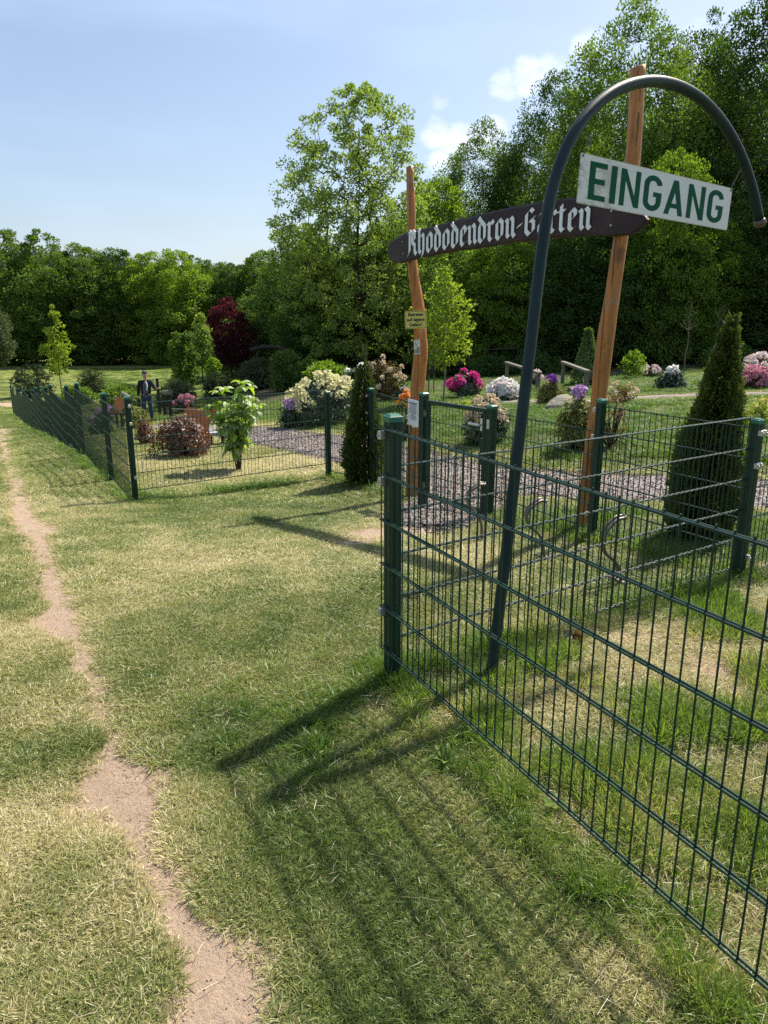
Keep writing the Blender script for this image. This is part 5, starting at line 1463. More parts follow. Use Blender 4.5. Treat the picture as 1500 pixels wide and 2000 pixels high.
# ------------------------------------------------------------------ stones and woodwork in the garden
def rock(name, label, px, py, W_px, H_px, seed, mat, depth=.6, flat=False, rz=0.):
    b = GR(px, py); k = pxm(b); bm = bmesh.new(); bmesh.ops.create_icosphere(bm, subdivisions=4, radius=1)
    rr_ = np.random.RandomState(seed)
    pl_ = [(Vector(unit(rr_.normal(0, 1, 3))), rr_.uniform(.62, .9)) for _ in range(14)]
    for v in bm.verts:
        d = v.co.normalized(); r = 1.0
        for (n0, q) in pl_:
            c = d.dot(n0)
            if c > 0: r = min(r, q / c)
        r *= 1 + .05 * (float(fbm(np.array([d.x * 4 + seed]), np.array([d.y * 4 + d.z * 3]), seed)[0]) - .5)
        v.co = Vector((d.x * r * W_px * k / 2, d.y * r * W_px * k / 2 * depth, d.z * r * H_px * k * .62 + H_px * k * .36 + d.x * r * H_px * k * .16))
    me = bpy.data.meshes.new(name); bm.to_mesh(me); bm.free()
    o = obj(name, me, mat, None, True); o.location = b; o.rotation_euler = (0, 0, rz); tag(o, label, 'rock'); return o
rock('boulder', 'long flat sandstone boulder in the grass left of the right timber post', 1097, 797, 82, 27, 4, M['stone'], .5, rz=.2)
rock('boulder', 'smaller pale stone behind the lilac blossoms at the right timber post', 1138, 797, 52, 18, 6, M['stone'], .6)
rock('field_stone', 'small grey stone in the bed behind the small thuja', 560, 756, 26, 14, 9, M['grey_stone'], .7)
b = GR(424, 868); k = pxm(b)
o = thing('stone_table', 'low dark grey stone slab table right of the red-brown shrub', 'table', b, .3)
m = MB(); m.bbox((0, 0, 22 * k), (38 * k, 30 * k, 7 * k), .01); obj('table_slab', m, M['grey_stone'], o)
for sx_ in (-1, 1):
    m = MB(); m.bbox((sx_ * 11 * k, 0, 9 * k), (5 * k, 20 * k, 18.6 * k), .008); obj('table_leg', m, M['darkwood'], o)
def trestle(label, a, b_, topa, beam=6):
    """grey wooden beam on two legs; a, b_ = photo feet of the legs"""
    A_ = GR(*a); B_ = GR(*b_); t_ = thing('wooden_trestle', label, 'trestle', A_, 0, 'grey wooden trestles in the garden')
    k = pxm(A_); H = max(A_.z, B_.z) + topa * k - .04
    d = Vector((B_.x - A_.x, B_.y - A_.y, 0)); Ln = d.length; d.normalize(); Mx = Matrix.Rotation(math.atan2(d.y, d.x), 3, 'Z')
    for q in (A_, B_):
        m = MB(); h = H - q.z + .06; m.bbox((q.x, q.y, q.z + h / 2 - .06), (.10, .10, h), .012, Mx); obj('leg', sub(m, A_), M['oldwood'], t_)
    m = MB(); c = (A_ + B_) / 2; m.bbox((c.x, c.y, H + .035), (Ln + .32, .13, .07), .015, Mx); obj('beam', sub(m, A_), M['oldwood'], t_)
trestle('grey wooden trestle beam standing left of the weeping conifer', (1098, 752), (1143, 770), 38)
trestle('grey wooden trestle beam half hidden by the bent pole', (989, 750), (1050, 762), 28)
# handrail at the little steps by the man
def rail(label, a, b_, h):
    A_ = GR(*a); B_ = GR(*b_); t_ = thing('wooden_handrail', label, 'handrail', A_, 0, 'wooden handrails by the man')
    d = Vector((B_.x - A_.x, B_.y - A_.y, 0)); Ln = d.length; d.normalize(); Mx = Matrix.Rotation(math.atan2(d.y, d.x), 3, 'Z')
    for q in (A_, B_):
        m = MB(); m.bbox((q.x, q.y, q.z + h / 2 - .05), (.13, .13, h), .015, Mx); obj('rail_post', sub(m, A_), M['darkwood'], t_)
    m = MB(); a3 = A_ + Vector((0, 0, h - .05)) - d * .2; b3 = B_ + Vector((0, 0, h - .05)) + d * .15
    m.tube([a3, b3], .085, 10); obj('rail_beam', sub(m, A_), M['oldwood'], t_)
rail('wooden handrail with a pale top beam right of the man', (323, 812), (335, 820), .95)
rail('wooden handrail end just behind the dark corner post', (244, 812), (258, 824), .95)
o = GR(312, 808); t_ = thing('wooden_post', 'thin dark wooden post the man steadies himself on', 'post', o)
m = MB(); m.tube([(0, 0, -.1), (.01, 0, .8), (0, 0, 1.42)], [.065, .06, .06], 10); m.ball((0, 0, 1.42), .06, 10, 5, (1, 1, .4)); obj('post_stem', m, M['darkwood'], t_)
# sloping wooden info desks seen from behind
def desk(label, px, py, W_px, rz, H=.85):
    b = GR(px, py); k = pxm(b); w = W_px * k; t_ = thing('information_desk', label, 'sign desk', b, rz, 'sloping wooden information desks')
    Mx = Matrix.Rotation(R(-38), 3, 'X')
    m = MB(); m.bbox((0, 0, H - .02), (w, .62, .03), .006, Mx); obj('desk_board', m, M['brownwood'], t_)
    for s_ in (-1, 1):
        m = MB(); m.bbox((s_ * (w / 2 + .012), 0, H - .015), (.022, .66, .05), .004, Mx); obj('side_trim', m, M['brownwood'], t_)
    m = MB(); m.bbox((0, -.27 * 0 + .25, H + .21), (w + .06, .03, .012), .003); obj('top_trim', m, M['oldwood'], t_)
    for s_ in (-1, 1):
        m = MB(); m.bbox((s_ * (w / 2 - .06), .02, H / 2 - .06), (.06, .06, H - .02), .006); obj('leg', m, M['darkwood'], t_)
desk('sloping red-brown wooden desk board behind the wide red-brown shrub', 386, 878, 60, 2.85, .52)
desk('sloping wooden desk board between the stepped fence and the dark corner post', 236, 836, 20, 2.9, .62)
# dark box on two thin legs behind the left timber post
b = GR(842, 768); k = pxm(b); t_ = thing('letter_box', 'black upright box on two thin metal legs behind the left timber post', 'box', b)
m = MB(); m.bbox((0, 0, (768 - 711) * k), (15 * k, .12, 42 * k), .015); m.bbox((0, 0, (768 - 689) * k), (17 * k, .15, 3 * k), .01); obj('box_body', m, M['black_plastic'], t_)
for sx_ in (-1, 1):
    m = MB(); m.tube([(sx_ * 5 * k, .0, -.05), (sx_ * 5 * k, 0, 40 * k)], .018, 8); obj('leg', m, M['zinc'], t_)
# bicycle holders
for i, (bp2, pts, lb_) in enumerate([
    ((940, 1058), [(941, 1058), (942, 1030), (936, 1010), (920, 992), (914, 985), (914, 966), (920, 958), (938, 946), (946, 947)], 'bent steel bicycle holder closest to the gate'),
    ((1064, 1094), [(1064, 1094), (1060, 1058), (1052, 1042), (1036, 1030), (1029, 1020), (1030, 1000), (1036, 992), (1056, 977), (1066, 980)], 'middle bent steel bicycle holder between the fences'),
    ((1212, 1140), [(1213, 1140), (1211, 1112), (1202, 1096), (1186, 1085), (1179, 1074), (1180, 1048), (1186, 1036), (1206, 1014), (1220, 1012)], 'bent steel bicycle holder closest to the big thuja')]):
    b = GR(*bp2); F0 = Frame(Vector((b.x, b.y, 0)), Vector((.9, .45, 0)))
    pl = [F0.loc(*q) for q in pts]
    p3 = [F0.O + F0.X * a + F0.Z * z for a, z in pl]
    s_ = np.linspace(0, 1, len(p3)); q_ = np.linspace(0, 1, 26)
    arr = np.array([tuple(p) for p in p3]); sm = np.stack([np.interp(q_, s_, arr[:, c]) for c in range(3)], -1)
    for _ in range(1): sm[1:-1] = (sm[:-2] + 2 * sm[1:-1] + sm[2:]) / 4
    side = F0.Y * .055 + F0.X * .03
    path = [Vector(p) for p in sm]; back = [p + side for p in path][::-1]
    top = path[-1]; 
    mid = [top + side * .25 + F0.X * .014 + F0.Z * .004, top + side * .75 + F0.X * .014 + F0.Z * .004]
    m = MB(); m.tube(path + mid + back, .0105, 8)
    h_ = thing('bicycle_holder', lb_, 'bicycle rack', b, 0, 'bent steel bicycle holders between the fences')
    obj('loop', sub(m, b), M['zinc'], h_, True)
    m = MB(); m.bbox((b.x + side.x / 2, b.y + side.y / 2, b.z + .012), (.05, .16, .02), .004, Matrix.Rotation(.4, 3, 'Z')); obj('foot_plate', sub(m, b), M['zinc'], h_)
# back fences
def backfence(label, a, b_, h, rows_, posts):
    A_ = GR(*a); B_ = GR(*b_); t_ = thing('wire_fence', label, 'fence', A_)
    d = B_ - A_
    m = MB()
    for j in range(rows_):
        z = h * (1 - j / rows_ * .95); m.tube([A_ + Vector((0, 0, z)), B_ + Vector((0, 0, z))], .018, 5)
    obj('rails', sub(m, A_), M['oldwood' if rows_ < 4 else 'clamp'], t_)
    m = MB(); n = int(d.length / .25)
    for i in range(n + 1):
        q = A_ + d * i / n; m.tube([q, q + Vector((0, 0, h))], .005, 4, cap=False)
    obj('mesh_panel', sub(m, A_), M['fence'], t_)
    for f in posts:
        q = A_ + d * f; m = MB(); m.bbox((q.x, q.y, q.z + h * .52), (.11, .11, h * 1.08), .01); obj('post', sub(m, A_), M['darkwood'], t_)
backfence('low dark wire fence at the edge of the wood behind the magenta rhododendron', (868, 736), (1010, 730), 1.15, 2, (0, .22, .6, 1))
backfence('pale wire fence in front of the wood at the right picture edge', (1410, 700), (1600, 694), 1.3, 5, (0, .4, .8, 1))
# thin rustic pergola under the trees
b = GR(528, 755); k = pxm(b); t_ = thing('garden_arbour', 'dark wooden arbour with a curved top under the trees', 'arbour', b)
for sx_ in (-22, 24):
    m = MB(); m.tube([(sx_ * k, 0, -.1), (sx_ * k, 0, 66 * k)], .07, 8); obj('post', m, M['darkwood'], t_)
m = MB(); m.tube([(x_ * k, 0, (68 + 8 * math.cos(x_ / 36 * 1.4)) * k) for x_ in range(-36, 40, 6)], .09, 8); obj('arched_beam', m, M['darkwood'], t_)
# short wooden stakes
for i, (px, py) in enumerate([(533, 790), (538, 790), (789, 780)]):
    pass

# ------------------------------------------------------------------ the man
def skin(name, verts, edges, mat, parent, levels=2, root=0):
    me = bpy.data.meshes.new(name); me.from_pydata([v[:3] for v in verts], edges, [])
    o = bpy.data.objects.new(name, me); link(o); o.parent = parent
    s_ = o.modifiers.new('skin', 'SKIN'); s_.use_smooth_shade = True
    for i, v in enumerate(verts):
        sv = me.skin_vertices[0].data[i]; r = v[3]
        sv.radius = r if isinstance(r, tuple) else (r, r); sv.use_root = (i == root)
    u = o.modifiers.new('sub', 'SUBSURF'); u.levels = levels; u.render_levels = levels
    me.materials.append(mat); return o
b = GR(290, 823)
man = thing('person', 'man in a dark flat cap, dark jacket and jeans, resting a hand on a post', 'person', b)
man.rotation_euler = (0, 0, .22)
msk = m_simple('skin_tone', (.48, .27, .19), .6, 0, .08, 10)
mjk = m_simple('dark_jacket_cloth', (.022, .022, .030), .8, 0, .25, 12, .2, .3)
msh = m_simple('grey_shirt_cloth', (.10, .10, .11), .8, 0, .2, 12, .2)
mjn = m_simple('blue_jeans_cloth', (.035, .055, .12), .85, 0, .25, 14, .2)
mshoe = m_simple('black_shoes', (.012, .012, .012), .5)
# body faces -Y (towards the viewer); his left hand is on +X
V_ = [(0, .02, .95, .08), (0, .02, 1.12, .07), (0, .02, 1.30, .075), (0, .01, 1.43, .055), (0, -.01, 1.50, .05), (0, -.02, 1.57, (.072, .085)), (0, -.025, 1.66, (.080, .098)), (0, -.01, 1.73, (.06, .07)),
      (.19, 0, 1.40, .058), (.30, -.04, 1.18, .043), (.42, -.22, 1.17, .032), (.455, -.27, 1.19, (.042, .018)),
      (-.19, 0, 1.40, .058), (-.25, .02, 1.12, .043), (-.27, -.06, .88, .032), (-.275, -.085, .80, (.018, .042)),
      (.09, 0, .90, .088), (.115, -.05, .50, .058), (.13, .02, .09, .042), (.14, -.10, .035, .035),
      (-.09, 0, .90, .088), (-.10, -.10, .52, .058), (-.11, -.02, .09, .042), (-.12, -.15, .035, .035)]
E_ = [(0, 1), (1, 2), (2, 3), (3, 4), (4, 5), (5, 6), (6, 7), (2, 8), (8, 9), (9, 10), (10, 11), (2, 12), (12, 13), (13, 14), (14, 15), (0, 16), (16, 17), (17, 18), (18, 19), (0, 20), (20, 21), (21, 22), (22, 23)]
def finger(base, dirs, r=.0085):
    prev = base; p = Vector(V_[base][:3])
    for d in dirs:
        p = p + Vector(d); V_.append((p.x, p.y, p.z, r)); E_.append((prev, len(V_) - 1)); prev = len(V_) - 1; r *= .88
for i, (oy, l) in enumerate([(-.03, .036), (-.012, .041), (.006, .038), (.022, .030)]):       # left hand closes on the post
    finger(11, [(.025, oy * .8, .012), (l * .7, -.012, -.008), (l * .2, .004, -.03)])
finger(11, [(-.005, -.03, .025), (.03, -.015, .015)], .0095)
for i, (oy, l) in enumerate([(-.03, .036), (-.012, .041), (.006, .038), (.022, .030)]):       # right hand holds the cap brim
    finger(15, [(0, oy * .8, -.03), (.006, -.004, -l), (.018, .0, -l * .55)])
finger(15, [(.02, -.03, -.012), (.012, -.01, -.03)], .0095)
body = skin('body', V_, E_, msk, man, 2)
jk = skin('jacket', [(0, .05, .90, (.19, .125)), (0, .05, 1.12, (.185, .12)), (0, .045, 1.30, (.20, .12)), (0, .03, 1.43, (.13, .085)),
                     (.20, 0, 1.39, .082), (.305, -.035, 1.18, .062), (.405, -.195, 1.165, .048), (-.20, 0, 1.39, .082), (-.262, .02, 1.12, .062), (-.272, -.045, .90, .050)],
          [(0, 1), (1, 2), (2, 3), (2, 4), (4, 5), (5, 6), (2, 7), (7, 8), (8, 9)], mjk, man)
sh = skin('shirt', [(0, -.04, .93, (.10, .105)), (0, -.045, 1.12, (.105, .11)), (0, -.045, 1.30, (.10, .10)), (0, -.03, 1.43, (.065, .062))], [(0, 1), (1, 2), (2, 3)], msh, man)
sc_ = MB(); sc_.poly([(.015, -.160, 1.42), (.045, -.160, 1.42), (.075, -.170, 1.28), (.05, -.172, 1.12), (.02, -.172, 1.14), (.035, -.168, 1.28)], (0, .012, 0)); obj('shirt_highlight', sc_, M['letter'], man); bpy.data.objects.remove(bpy.data.objects['shirt_highlight'])
sc_ = MB(); sc_.tube([(.02, -.145, 1.43), (.06, -.165, 1.34), (.07, -.172, 1.24), (.04, -.172, 1.14), (.06, -.17, 1.10)], [.016, .022, .024, .018, .008], 7); obj('shirt_highlight_strip', sc_, M['letter'], man)  # pale strip modelled in place of a highlight on the shirt front
jn = skin('trousers', [(0, 0, .93, (.15, .115)), (.095, 0, .84, .108), (.118, -.045, .50, .078), (.132, .01, .10, .068), (-.095, 0, .84, .108), (-.103, -.09, .52, .078), (-.112, -.03, .10, .068)],
          [(0, 1), (1, 2), (2, 3), (0, 4), (4, 5), (5, 6)], mjn, man)
bl = MB(); bl.tube([(math.cos(a) * .158, math.sin(a) * .122, .955) for a in np.linspace(0, 2 * math.pi, 20)], .017, 6); obj('belt', bl, M['black'], man)
for (x_, y_) in ((.135, -.06), (-.117, -.10)):
    m = MB(); m.ball((x_, y_, .045), .055, 12, 8, (.9, 2.3, .85)); m.box((x_, y_, .012), (.09, .25, .022)); obj('shoe', m, mshoe, man, True)
cp_ = MB(); cp_.ball((0, -.02, 1.745), .11, 14, 8, (.95, 1.2, .55)); cp_.ball((0, -.125, 1.728), .07, 12, 6, (1.05, .9, .2)); obj('flat_cap', cp_, m_simple('dark_cap_cloth', (.03, .03, .035), .8), man, True)
fc = MB()
fc.ball((0, -.122, 1.655), .013, 8, 6, (.8, 1.2, 1.4)); obj('nose', fc, msk, man, True)
for s_ in (-1, 1):
    e_ = MB(); e_.ball((s_ * .032, -.112, 1.685), .010, 8, 6); obj('eye', e_, M['black'], man)
    e_ = MB(); e_.ball((s_ * .083, -.01, 1.66), .024, 8, 6, (.35, .7, 1.2)); obj('ear', e_, msk, man, True)
mo = MB(); mo.ball((0, -.108, 1.61), .022, 8, 5, (1.1, .5, .25)); obj('mouth', mo, m_simple('lips', (.30, .12, .10), .6), man)
hr = MB(); hr.ball((0, .02, 1.66), .094, 12, 8, (.92, 1.0, .9)); obj('hair', hr, m_simple('grey_hair', (.30, .29, .28), .8), man, True)
o = thing('carried_cap', 'dark cloth cap held low in the walking man\'s right hand', 'cap', man.matrix_basis @ Vector((-.275, -.10, .70)))
m = MB(); m.ball((0, 0, 0), .13, 12, 8, (.55, .9, 1.15)); m.ball((.03, -.02, -.12), .09, 10, 6, (.9, .7, .5)); obj('cap_cloth', m, M['black_plastic'], o, True)
# ------------------------------------------------------------------ grass
def m_grass(name, cols, trans=.35, shift=0.0):
    t = NT(name)
    r = t.isl(); dr = t.attr('dry', 'INSTANCER')
    nz = t.noise(t.pos(), 3.0, 3)
    f = t.math('ADD', dr, t.math('MULTIPLY', t.math('SUBTRACT', r, .5), .75))
    f = t.math('ADD', f, t.math('MULTIPLY', t.math('SUBTRACT', nz, .5), .5))
    f = t.math('ADD', f, shift, clamp=True)
    col = t.ramp(f, cols)
    d = t.n('ShaderNodeBsdfDiffuse'); t.set(d, 0, col)
    tr = t.n('ShaderNodeBsdfTranslucent'); t.set(tr, 0, t.mix(1.0, col, (1.3, 1.35, .75), 'MULTIPLY'))
    mx = t.n('ShaderNodeMixShader'); t.set(mx, 0, trans); t.t.links.new(d.outputs[0], mx.inputs[1]); t.t.links.new(tr.outputs[0], mx.inputs[2])
    gl = t.n('ShaderNodeBsdfGlossy'); t.set(gl, 'Roughness', .42); t.set(gl, 'Color', (1, 1, 1, 1))
    m2_ = t.n('ShaderNodeMixShader'); t.set(m2_, 0, .02); t.t.links.new(mx.outputs[0], m2_.inputs[1]); t.t.links.new(gl.outputs[0], m2_.inputs[2])
    t.t.links.new(m2_.outputs[0], t.o.inputs['Surface'])
    return t.mat
GCOL = [(0.0, (.082, .130, .030)), (.28, (.145, .196, .046)), (.46, (.225, .260, .075)), (.62, (.335, .330, .135)), (.80, (.47, .415, .22)), (1.0, (.60, .53, .34))]
MG = m_grass('grass_blades', GCOL)
MGT = m_grass('tall_grass_blades', [(0.0, (.075, .15, .018)), (.35, (.125, .215, .026)), (.6, (.20, .27, .045)), (.8, (.32, .31, .11)), (1.0, (.50, .43, .23))], .48)
MGS = m_grass('dry_straw', [(0.0, (.30, .25, .13)), (.5, (.44, .37, .22)), (1.0, (.62, .54, .37))], .15)
def blades(name, n_, rad, len_, wid, lean, bend, mat, seed, z0=0.0, mode='clump'):
    rng = np.random.RandomState(seed)
    r = rad * np.sqrt(rng.rand(n_)); a = rng.uniform(0, 2 * math.pi, n_)
    B = np.stack([r * np.cos(a), r * np.sin(a), np.full(n_, -.004) + z0 * rng.rand(n_)], -1)
    az = rng.uniform(0, 2 * math.pi, n_)
    if mode == 'clump': az = a + rng.normal(0, .9, n_)
    ln = rng.uniform(*len_, n_); w = rng.uniform(*wid, n_) / 2
    th = np.radians(rng.uniform(*lean, n_)); be = np.radians(rng.uniform(*bend, n_))
    def dirv(t_): return np.stack([np.sin(t_) * np.cos(az), np.sin(t_) * np.sin(az), np.cos(t_)], -1)
    S = np.stack([-np.sin(az), np.cos(az), 0 * az], -1)
    tw = rng.uniform(-1.1, 1.1, n_)
    d1, d2_, d3 = dirv(th), dirv(th + be * .6), dirv(th + be * 1.2)
    U = np.cross(S, d1); S = S * np.cos(tw)[:, None] + U * np.sin(tw)[:, None]
    L_ = ln[:, None]; W_ = w[:, None]
    p1 = B + d1 * L_ * .35; p2 = p1 + d2_ * L_ * .35; p3 = p2 + d3 * L_ * .3
    V = np.stack([B - S * W_ * .7, B + S * W_ * .7, p1 - S * W_, p1 + S * W_, p2 - S * W_ * .75, p2 + S * W_ * .75, p3], 1)
    V[..., 2] = np.maximum(V[..., 2], -.006)
    T = np.array([[0, 1, 3], [0, 3, 2], [2, 3, 5], [2, 5, 4], [4, 5, 6]])
    F_ = (T[None] + np.arange(n_)[:, None, None] * 7).reshape(-1, 3)
    me = npmesh(name, V.reshape(-1, 3), F_); me.materials.append(mat)
    return me
def scatter_obj(name, label, cat, sources, pts, rot, sc, dry, vi):
    """one object whose modifier sets small grass tufts on its own points"""
    col = bpy.data.collections.new(name + '_tufts')
    for i, me in enumerate(sources):
        o = bpy.data.objects.new('%s_source_%02d' % (name, i), me); col.objects.link(o)
    me = bpy.data.meshes.new(name); me.vertices.add(len(pts)); me.vertices.foreach_set('co', np.asarray(pts, np.float32).ravel())
    for nm, ty, arr in (('rot', 'FLOAT_VECTOR', rot), ('sc', 'FLOAT_VECTOR', sc)):
        a = me.attributes.new(nm, ty, 'POINT'); a.data.foreach_set('vector', np.asarray(arr, np.float32).ravel())
    a = me.attributes.new('dry', 'FLOAT', 'POINT'); a.data.foreach_set('value', np.asarray(dry, np.float32))
    a = me.attributes.new('vi', 'INT', 'POINT'); a.data.foreach_set('value', np.asarray(vi, np.int32))
    o = bpy.data.objects.new(name, me); link(o)
    ng = bpy.data.node_groups.new(name + '_nodes', 'GeometryNodeTree')
    ng.interface.new_socket('Geometry', in_out='INPUT', socket_type='NodeSocketGeometry')
    ng.interface.new_socket('Geometry', in_out='OUTPUT', socket_type='NodeSocketGeometry')
    N = ng.nodes.new; K_ = ng.links.new
    gi, go = N('NodeGroupInput'), N('NodeGroupOutput')
    ci = N('GeometryNodeCollectionInfo'); ci.inputs['Collection'].default_value = col; ci.inputs['Separate Children'].default_value = True; ci.inputs['Reset Children'].default_value = True
    iop = N('GeometryNodeInstanceOnPoints'); iop.inputs['Pick Instance'].default_value = True
    def na(nm, ty):
        x = N('GeometryNodeInputNamedAttribute'); x.data_type = ty; x.inputs['Name'].default_value = nm
        return [q for q in x.outputs if q.enabled and q.name == 'Attribute'][0]
    K_(gi.outputs[0], iop.inputs['Points']); K_(ci.outputs[0], iop.inputs['Instance'])
    K_(na('vi', 'INT'), iop.inputs['Instance Index']); K_(na('rot', 'FLOAT_VECTOR'), iop.inputs['Rotation']); K_(na('sc', 'FLOAT_VECTOR'), iop.inputs['Scale'])
    K_(iop.outputs[0], go.inputs[0])
    md = o.modifiers.new('tufts', 'NODES'); md.node_group = ng
    tag(o, label, cat, kind='stuff'); return o
def dpoly(x, y, pts, hw):
    """signed clearance to a ribbon (negative inside)"""
    o = np.full_like(x, 9.0)
    for i in range(len(pts) - 1):
        d, t_ = segd(x, y, pts[i], pts[i + 1]); o = np.minimum(o, d - (hw[i] * (1 - t_) + hw[i + 1] * t_))
    return o
GHc = [min(max(h, .45), .75) for h in GH]
G2p = [(c0.x + .1, c0.y + .5), V2(890, 985), V2(862, 1012), V2(832, 1036)]
FL = [(P0, E1), (P0, P1), (P1, P2), (P2, G2), (G1, PB), (PB, PA), (PA, PF), (PF, PS[6]), (PS[6], LAST)]
TUFTP = [(p.x, p.y) for p in (P0, CB, P1, P2, G1, PF, PB, PA)]
def fields(x, y):
    bare, dry = masks(x, y)
    gr = np.minimum(np.minimum(dpoly(x, y, GP, GHc), dpoly(x, y, G2p, [.62, .6, .5, .35])), dpoly(x, y, g3p, [.26] * len(g3p)))
    df = np.full_like(x, 9.0)
    for a, b in FL:
        d, _ = segd(x, y, (a.x, a.y), (b.x, b.y)); df = np.minimum(df, d)
    n1 = fbm(x * 2.6, y * 2.6, 61, 3); n2 = fbm(x * 9, y * 9, 71, 2)
    # inside the small enclosure (right of the closest fence) and inside the garden (behind the front fence)
    s_front = (x - P1.x) * OUT1.x + (y - P1.y) * OUT1.y          # <0 : behind the gate line
    s_near = (x - P0.x) * OUT1.x + (y - P0.y) * OUT1.y           # <0 : right of the closest fence
    s_cross = (x - P0.x) * N2.x + (y - P0.y) * N2.y              # >0 : viewer side of cross fence
    s_left = (x - PF.x) * NA.x + (y - PF.y) * NA.y               # <0 : behind left front panel
    s_lf = (x - PF.x) * OUT1.x + (y - PF.y) * OUT1.y             # <0 : right of stepped fence
    encl = (s_near < 0) & (s_cross > 0)
    garden = ((s_front < 0) & (s_left < 0) & (s_lf < 0)) | ((s_front < 0) & (x > P1.x - 3) & (y > 5))
    tall = .9 * np.exp(-(df / .13) ** 2) * np.clip((n2 - .3) * 3, .25, 1)
    tall = np.maximum(tall, encl * np.clip((n1 - .50) * 6, 0, 1))
    for (tx, ty2) in TUFTP: tall = np.maximum(tall, np.exp(-((x - tx) ** 2 + (y - ty2) ** 2) / .035) * np.clip((n2 - .25) * 3, .2, 1))
    tall = np.maximum(tall, garden * np.clip(.25 + (n1 - .4) * 2.0, 0, .7) * np.clip(gr / 1.0, 0, 1))
    # lush wedge left of the closest post
    tall = np.maximum(tall, .35 * np.exp(-((x + .25) ** 2 + (y - 2.75) ** 2) / .22) * np.clip((n2 - .3) * 3, 0, 1))
    gl = garden * np.clip(gr / 1.4, 0, 1)
    dry = dry - .30 * gl + encl * .10 - .28 * np.clip(tall, 0, 1) * (1 - .0 * encl) + .25 * np.exp(-np.clip(gr, 0, 9) / .35) * (gr < 1.5)
    return np.where(gr < .02, 1.5, bare), np.clip(dry, 0, 1), np.clip(tall, 0, 1), encl, gr
def sample(n_, y0, y1, rng):
    a0 = y0 - .0
    u = rng.rand(n_ * 2); y = np.sqrt(y0 ** 2 + u * (y1 ** 2 - y0 ** 2))
    x = rng.uniform(-1, 1, n_ * 2) * (.66 * y + .55)
    return x, y
rng = np.random.RandomState(99)
short = [blades('mown_tuft', 74, .060, (.014, .038), (.0017, .0030), (35, 88), (0, 45), MG, 300 + i) for i in range(5)]
longt = [blades('tall_tuft', 46, .050, (.05, .125), (.0022, .0042), (3, 36), (10, 75), MGT, 320 + i) for i in range(4)]
straw = [blades('straw_tuft', 12, .085, (.025, .07), (.0010, .0017), (76, 90), (-6, 8), MGS, 340 + i, .022, 'free') for i in range(4)]
P_, R_, S_c, D_, I_ = [], [], [], [], []
PT, RT, ST, DT, IT = [], [], [], [], []
PW, RW, SW, DW, IW = [], [], [], [], []
for (y0, y1, cnt, s, sz) in [(.95, 2.4, 4300, .88, .95), (2.4, 4.2, 6600, 1.0, 1.0), (4.2, 8, 10500, 1.5, 1.15), (8, 20, 18000, 2.8, 1.3), (20, 62, 12000, 5.0, 1.5)]:
    x, y = sample(cnt, y0, y1, rng)
    bare, dry, tall, encl, gr = fields(x, y)
    m_ = (rng.rand(len(x)) > bare * (1.25 if y0 < 4 else 2.2)) & (rng.rand(len(x)) > encl * .45 * (tall < .25))
    m_ &= (np.arange(len(x)) < cnt * 1.0 * 2)
    idx_ = np.where(m_)[0]
    z = gz(x[idx_], y[idx_])
    sc = s * rng.uniform(.75, 1.3, len(idx_))
    P_.append(np.stack([x[idx_], y[idx_], z], -1)); R_.append(np.stack([0 * z, 0 * z, rng.uniform(0, 6.28, len(z))], -1))
    S_c.append(np.stack([sc, sc, sz * rng.uniform(.75, 1.25, len(z)) * (1 + .5 * tall[idx_])], -1)); D_.append(dry[idx_]); I_.append(rng.randint(0, 5, len(z)))
    # tall tufts where unmown
    m2_ = rng.rand(len(x)) < tall * (.55 if y0 < 8 else .5) * (bare < .8)
    idx_ = np.where(m2_)[0]; z = gz(x[idx_], y[idx_]); sc = s * rng.uniform(.7, 1.2, len(idx_))
    PT.append(np.stack([x[idx_], y[idx_], z], -1)); RT.append(np.stack([0 * z, 0 * z, rng.uniform(0, 6.28, len(z))], -1))
    ST.append(np.stack([sc, sc, min(sz, 1.35) * rng.uniform(.6, 1.2, len(z)) * (.45 + .6 * tall[idx_])], -1)); DT.append(dry[idx_] * .8); IT.append(rng.randint(0, 4, len(z)))
    if y0 < 8:
        ps = (.025 + .12 * np.clip(dry - .35, 0, 1) + .16 * encl) * (gr > .05) * (1 - .45 * (bare > .3)) * (.5 if y0 < 2.3 else 1)
        idx_ = np.where(rng.rand(len(x)) < ps * .75)[0]; z = gz(x[idx_], y[idx_]); sc = s * rng.uniform(.7, 1.3, len(idx_))
        PW.append(np.stack([x[idx_], y[idx_], z + .004 + .012 * (bare[idx_] < .3)], -1)); RW.append(np.stack([0 * z, 0 * z, rng.uniform(0, 6.28, len(z))], -1))
        SW.append(np.stack([sc, sc, sz + 0 * z], -1)); DW.append(rng.rand(len(z))); IW.append(rng.randint(0, 4, len(z)))
cat_ = np.concatenate
scatter_obj('lawn_grass', 'short mown half-dry grass covering the lawn', 'grass', short, cat_(P_), cat_(R_), cat_(S_c), cat_(D_), cat_(I_))
scatter_obj('tall_grass', 'longer green grass along the fences and in the garden', 'grass', longt, cat_(PT), cat_(RT), cat_(ST), cat_(DT), cat_(IT))
scatter_obj('dry_straw', 'thin dry straw lying on the turf and the worn path', 'straw', straw, cat_(PW), cat_(RW), cat_(SW), cat_(DW), cat_(IW))
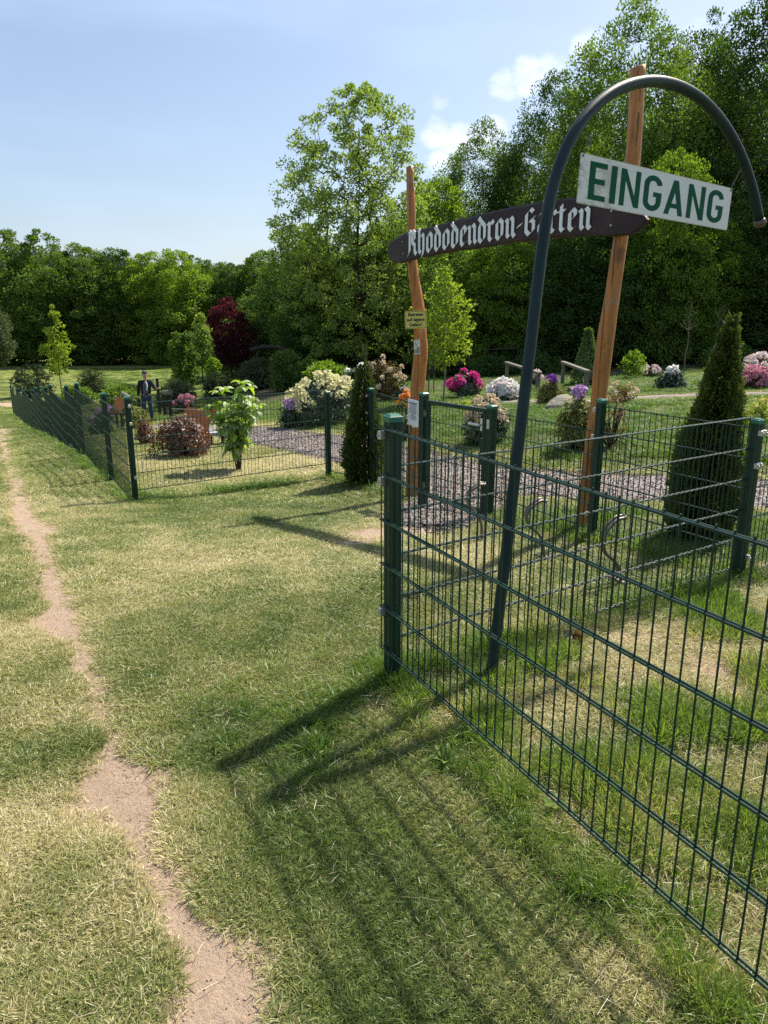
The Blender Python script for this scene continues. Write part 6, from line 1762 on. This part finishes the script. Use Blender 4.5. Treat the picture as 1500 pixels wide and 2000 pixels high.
# crumbs and small stones on the gravel and the worn path
peb = []
for i in range(4):
    bm = bmesh.new(); bmesh.ops.create_icosphere(bm, subdivisions=1, radius=1)
    for v in bm.verts: v.co = Vector((v.co.x * random.uniform(.7, 1.2), v.co.y * random.uniform(.6, 1.1), v.co.z * random.uniform(.4, .8)))
    me = bpy.data.meshes.new('pebble'); bm.to_mesh(me); bm.free()
    t = NT('pebble_stone'); oi = t.attr('dry', 'INSTANCER'); col = t.ramp(oi, [(0, (.09, .076, .075)), (.4, (.16, .14, .136)), (.75, (.25, .225, .22)), (1, (.44, .40, .385))]); me.materials.append(t.principled(col, .85, 0, .2)); peb.append(me)
x, y = sample(60000, 4.5, 16, rng); x2 = np.clip(x, -3.5, 9)
gr = np.minimum(dpoly(x, y, GP, GHc), dpoly(x, y, G2p, [.62, .6, .5, .35]))
idx_ = np.where((gr < -.03 + rng.rand(len(x)) * .07))[0]
s_ = rng.uniform(.004, .011, len(idx_)) * (1 + y[idx_] / 20)
scatter_obj('path_gravel', 'loose purple-grey gravel stones on the garden path', 'gravel', peb, np.stack([x[idx_], y[idx_], gz(x[idx_], y[idx_]) + .024], -1), rng.uniform(0, 6, (len(idx_), 3)), np.stack([s_] * 3, -1), rng.rand(len(idx_)), rng.randint(0, 4, len(idx_)))
x, y = sample(26000, 1.0, 6, rng)
ba, _d = masks(x, y)
idx_ = np.where(ba * rng.rand(len(x)) > .55)[0]
s_ = rng.uniform(.0012, .0042, len(idx_)) ** 1.0
scatter_obj('soil_crumbs', 'small soil crumbs and stones on the worn dirt path', 'soil', peb, np.stack([x[idx_], y[idx_], gz(x[idx_], y[idx_]) - .009], -1), rng.uniform(0, 6, (len(idx_), 3)), np.stack([s_] * 3, -1), .35 + .6 * rng.rand(len(idx_)), rng.randint(0, 4, len(idx_)))
# curled brown leaf inside the small enclosure, plantain plants
b = GR(1112, 1250); m = MB()
for i in range(4): bigleaf(Vector((random.uniform(-.03, .03), random.uniform(-.02, .02), .01 + .008 * i)), i * 1.8, .7, .075, .026, 2.4, random.uniform(-.8, .8), m)
o = obj('fallen_leaf', m, ML['brown'], None); o.location = b; tag(o, 'curled dark red-brown dead leaf lying inside the small enclosure', 'leaf')
WEED = m_leaf('broad_weed_leaves', [(.06, .12, .02), (.11, .18, .03), (.16, .23, .05)], .35, nscale=6)
for i, (px, py, n_, l, lb_) in enumerate([(1085, 1585, 5, .06, 'broad-leaved weed under the closest fence near its middle'), (1045, 1272, 4, .05, 'small broad-leaved weed inside the enclosure by the dead leaf'), (870, 1490, 6, .07, 'tuft-like weed on the lawn left of the fence foot'),
                                          (1240, 1500, 5, .05, 'broad-leaved weed showing through the fence mesh low on the right')]):
    b = GR(px, py); m = MB(); rr = random.Random(i)
    for k_ in range(n_): bigleaf(Vector((0, 0, .0)), k_ * 6.28 / n_ + rr.uniform(-.4, .4), rr.uniform(.5, 1.2), l * rr.uniform(.8, 1.3), l * .2, rr.uniform(.6, 1.4), 0, m)
    o = obj('weed_plant', m, WEED, None); o.location = b; tag(o, lb_, 'weed')
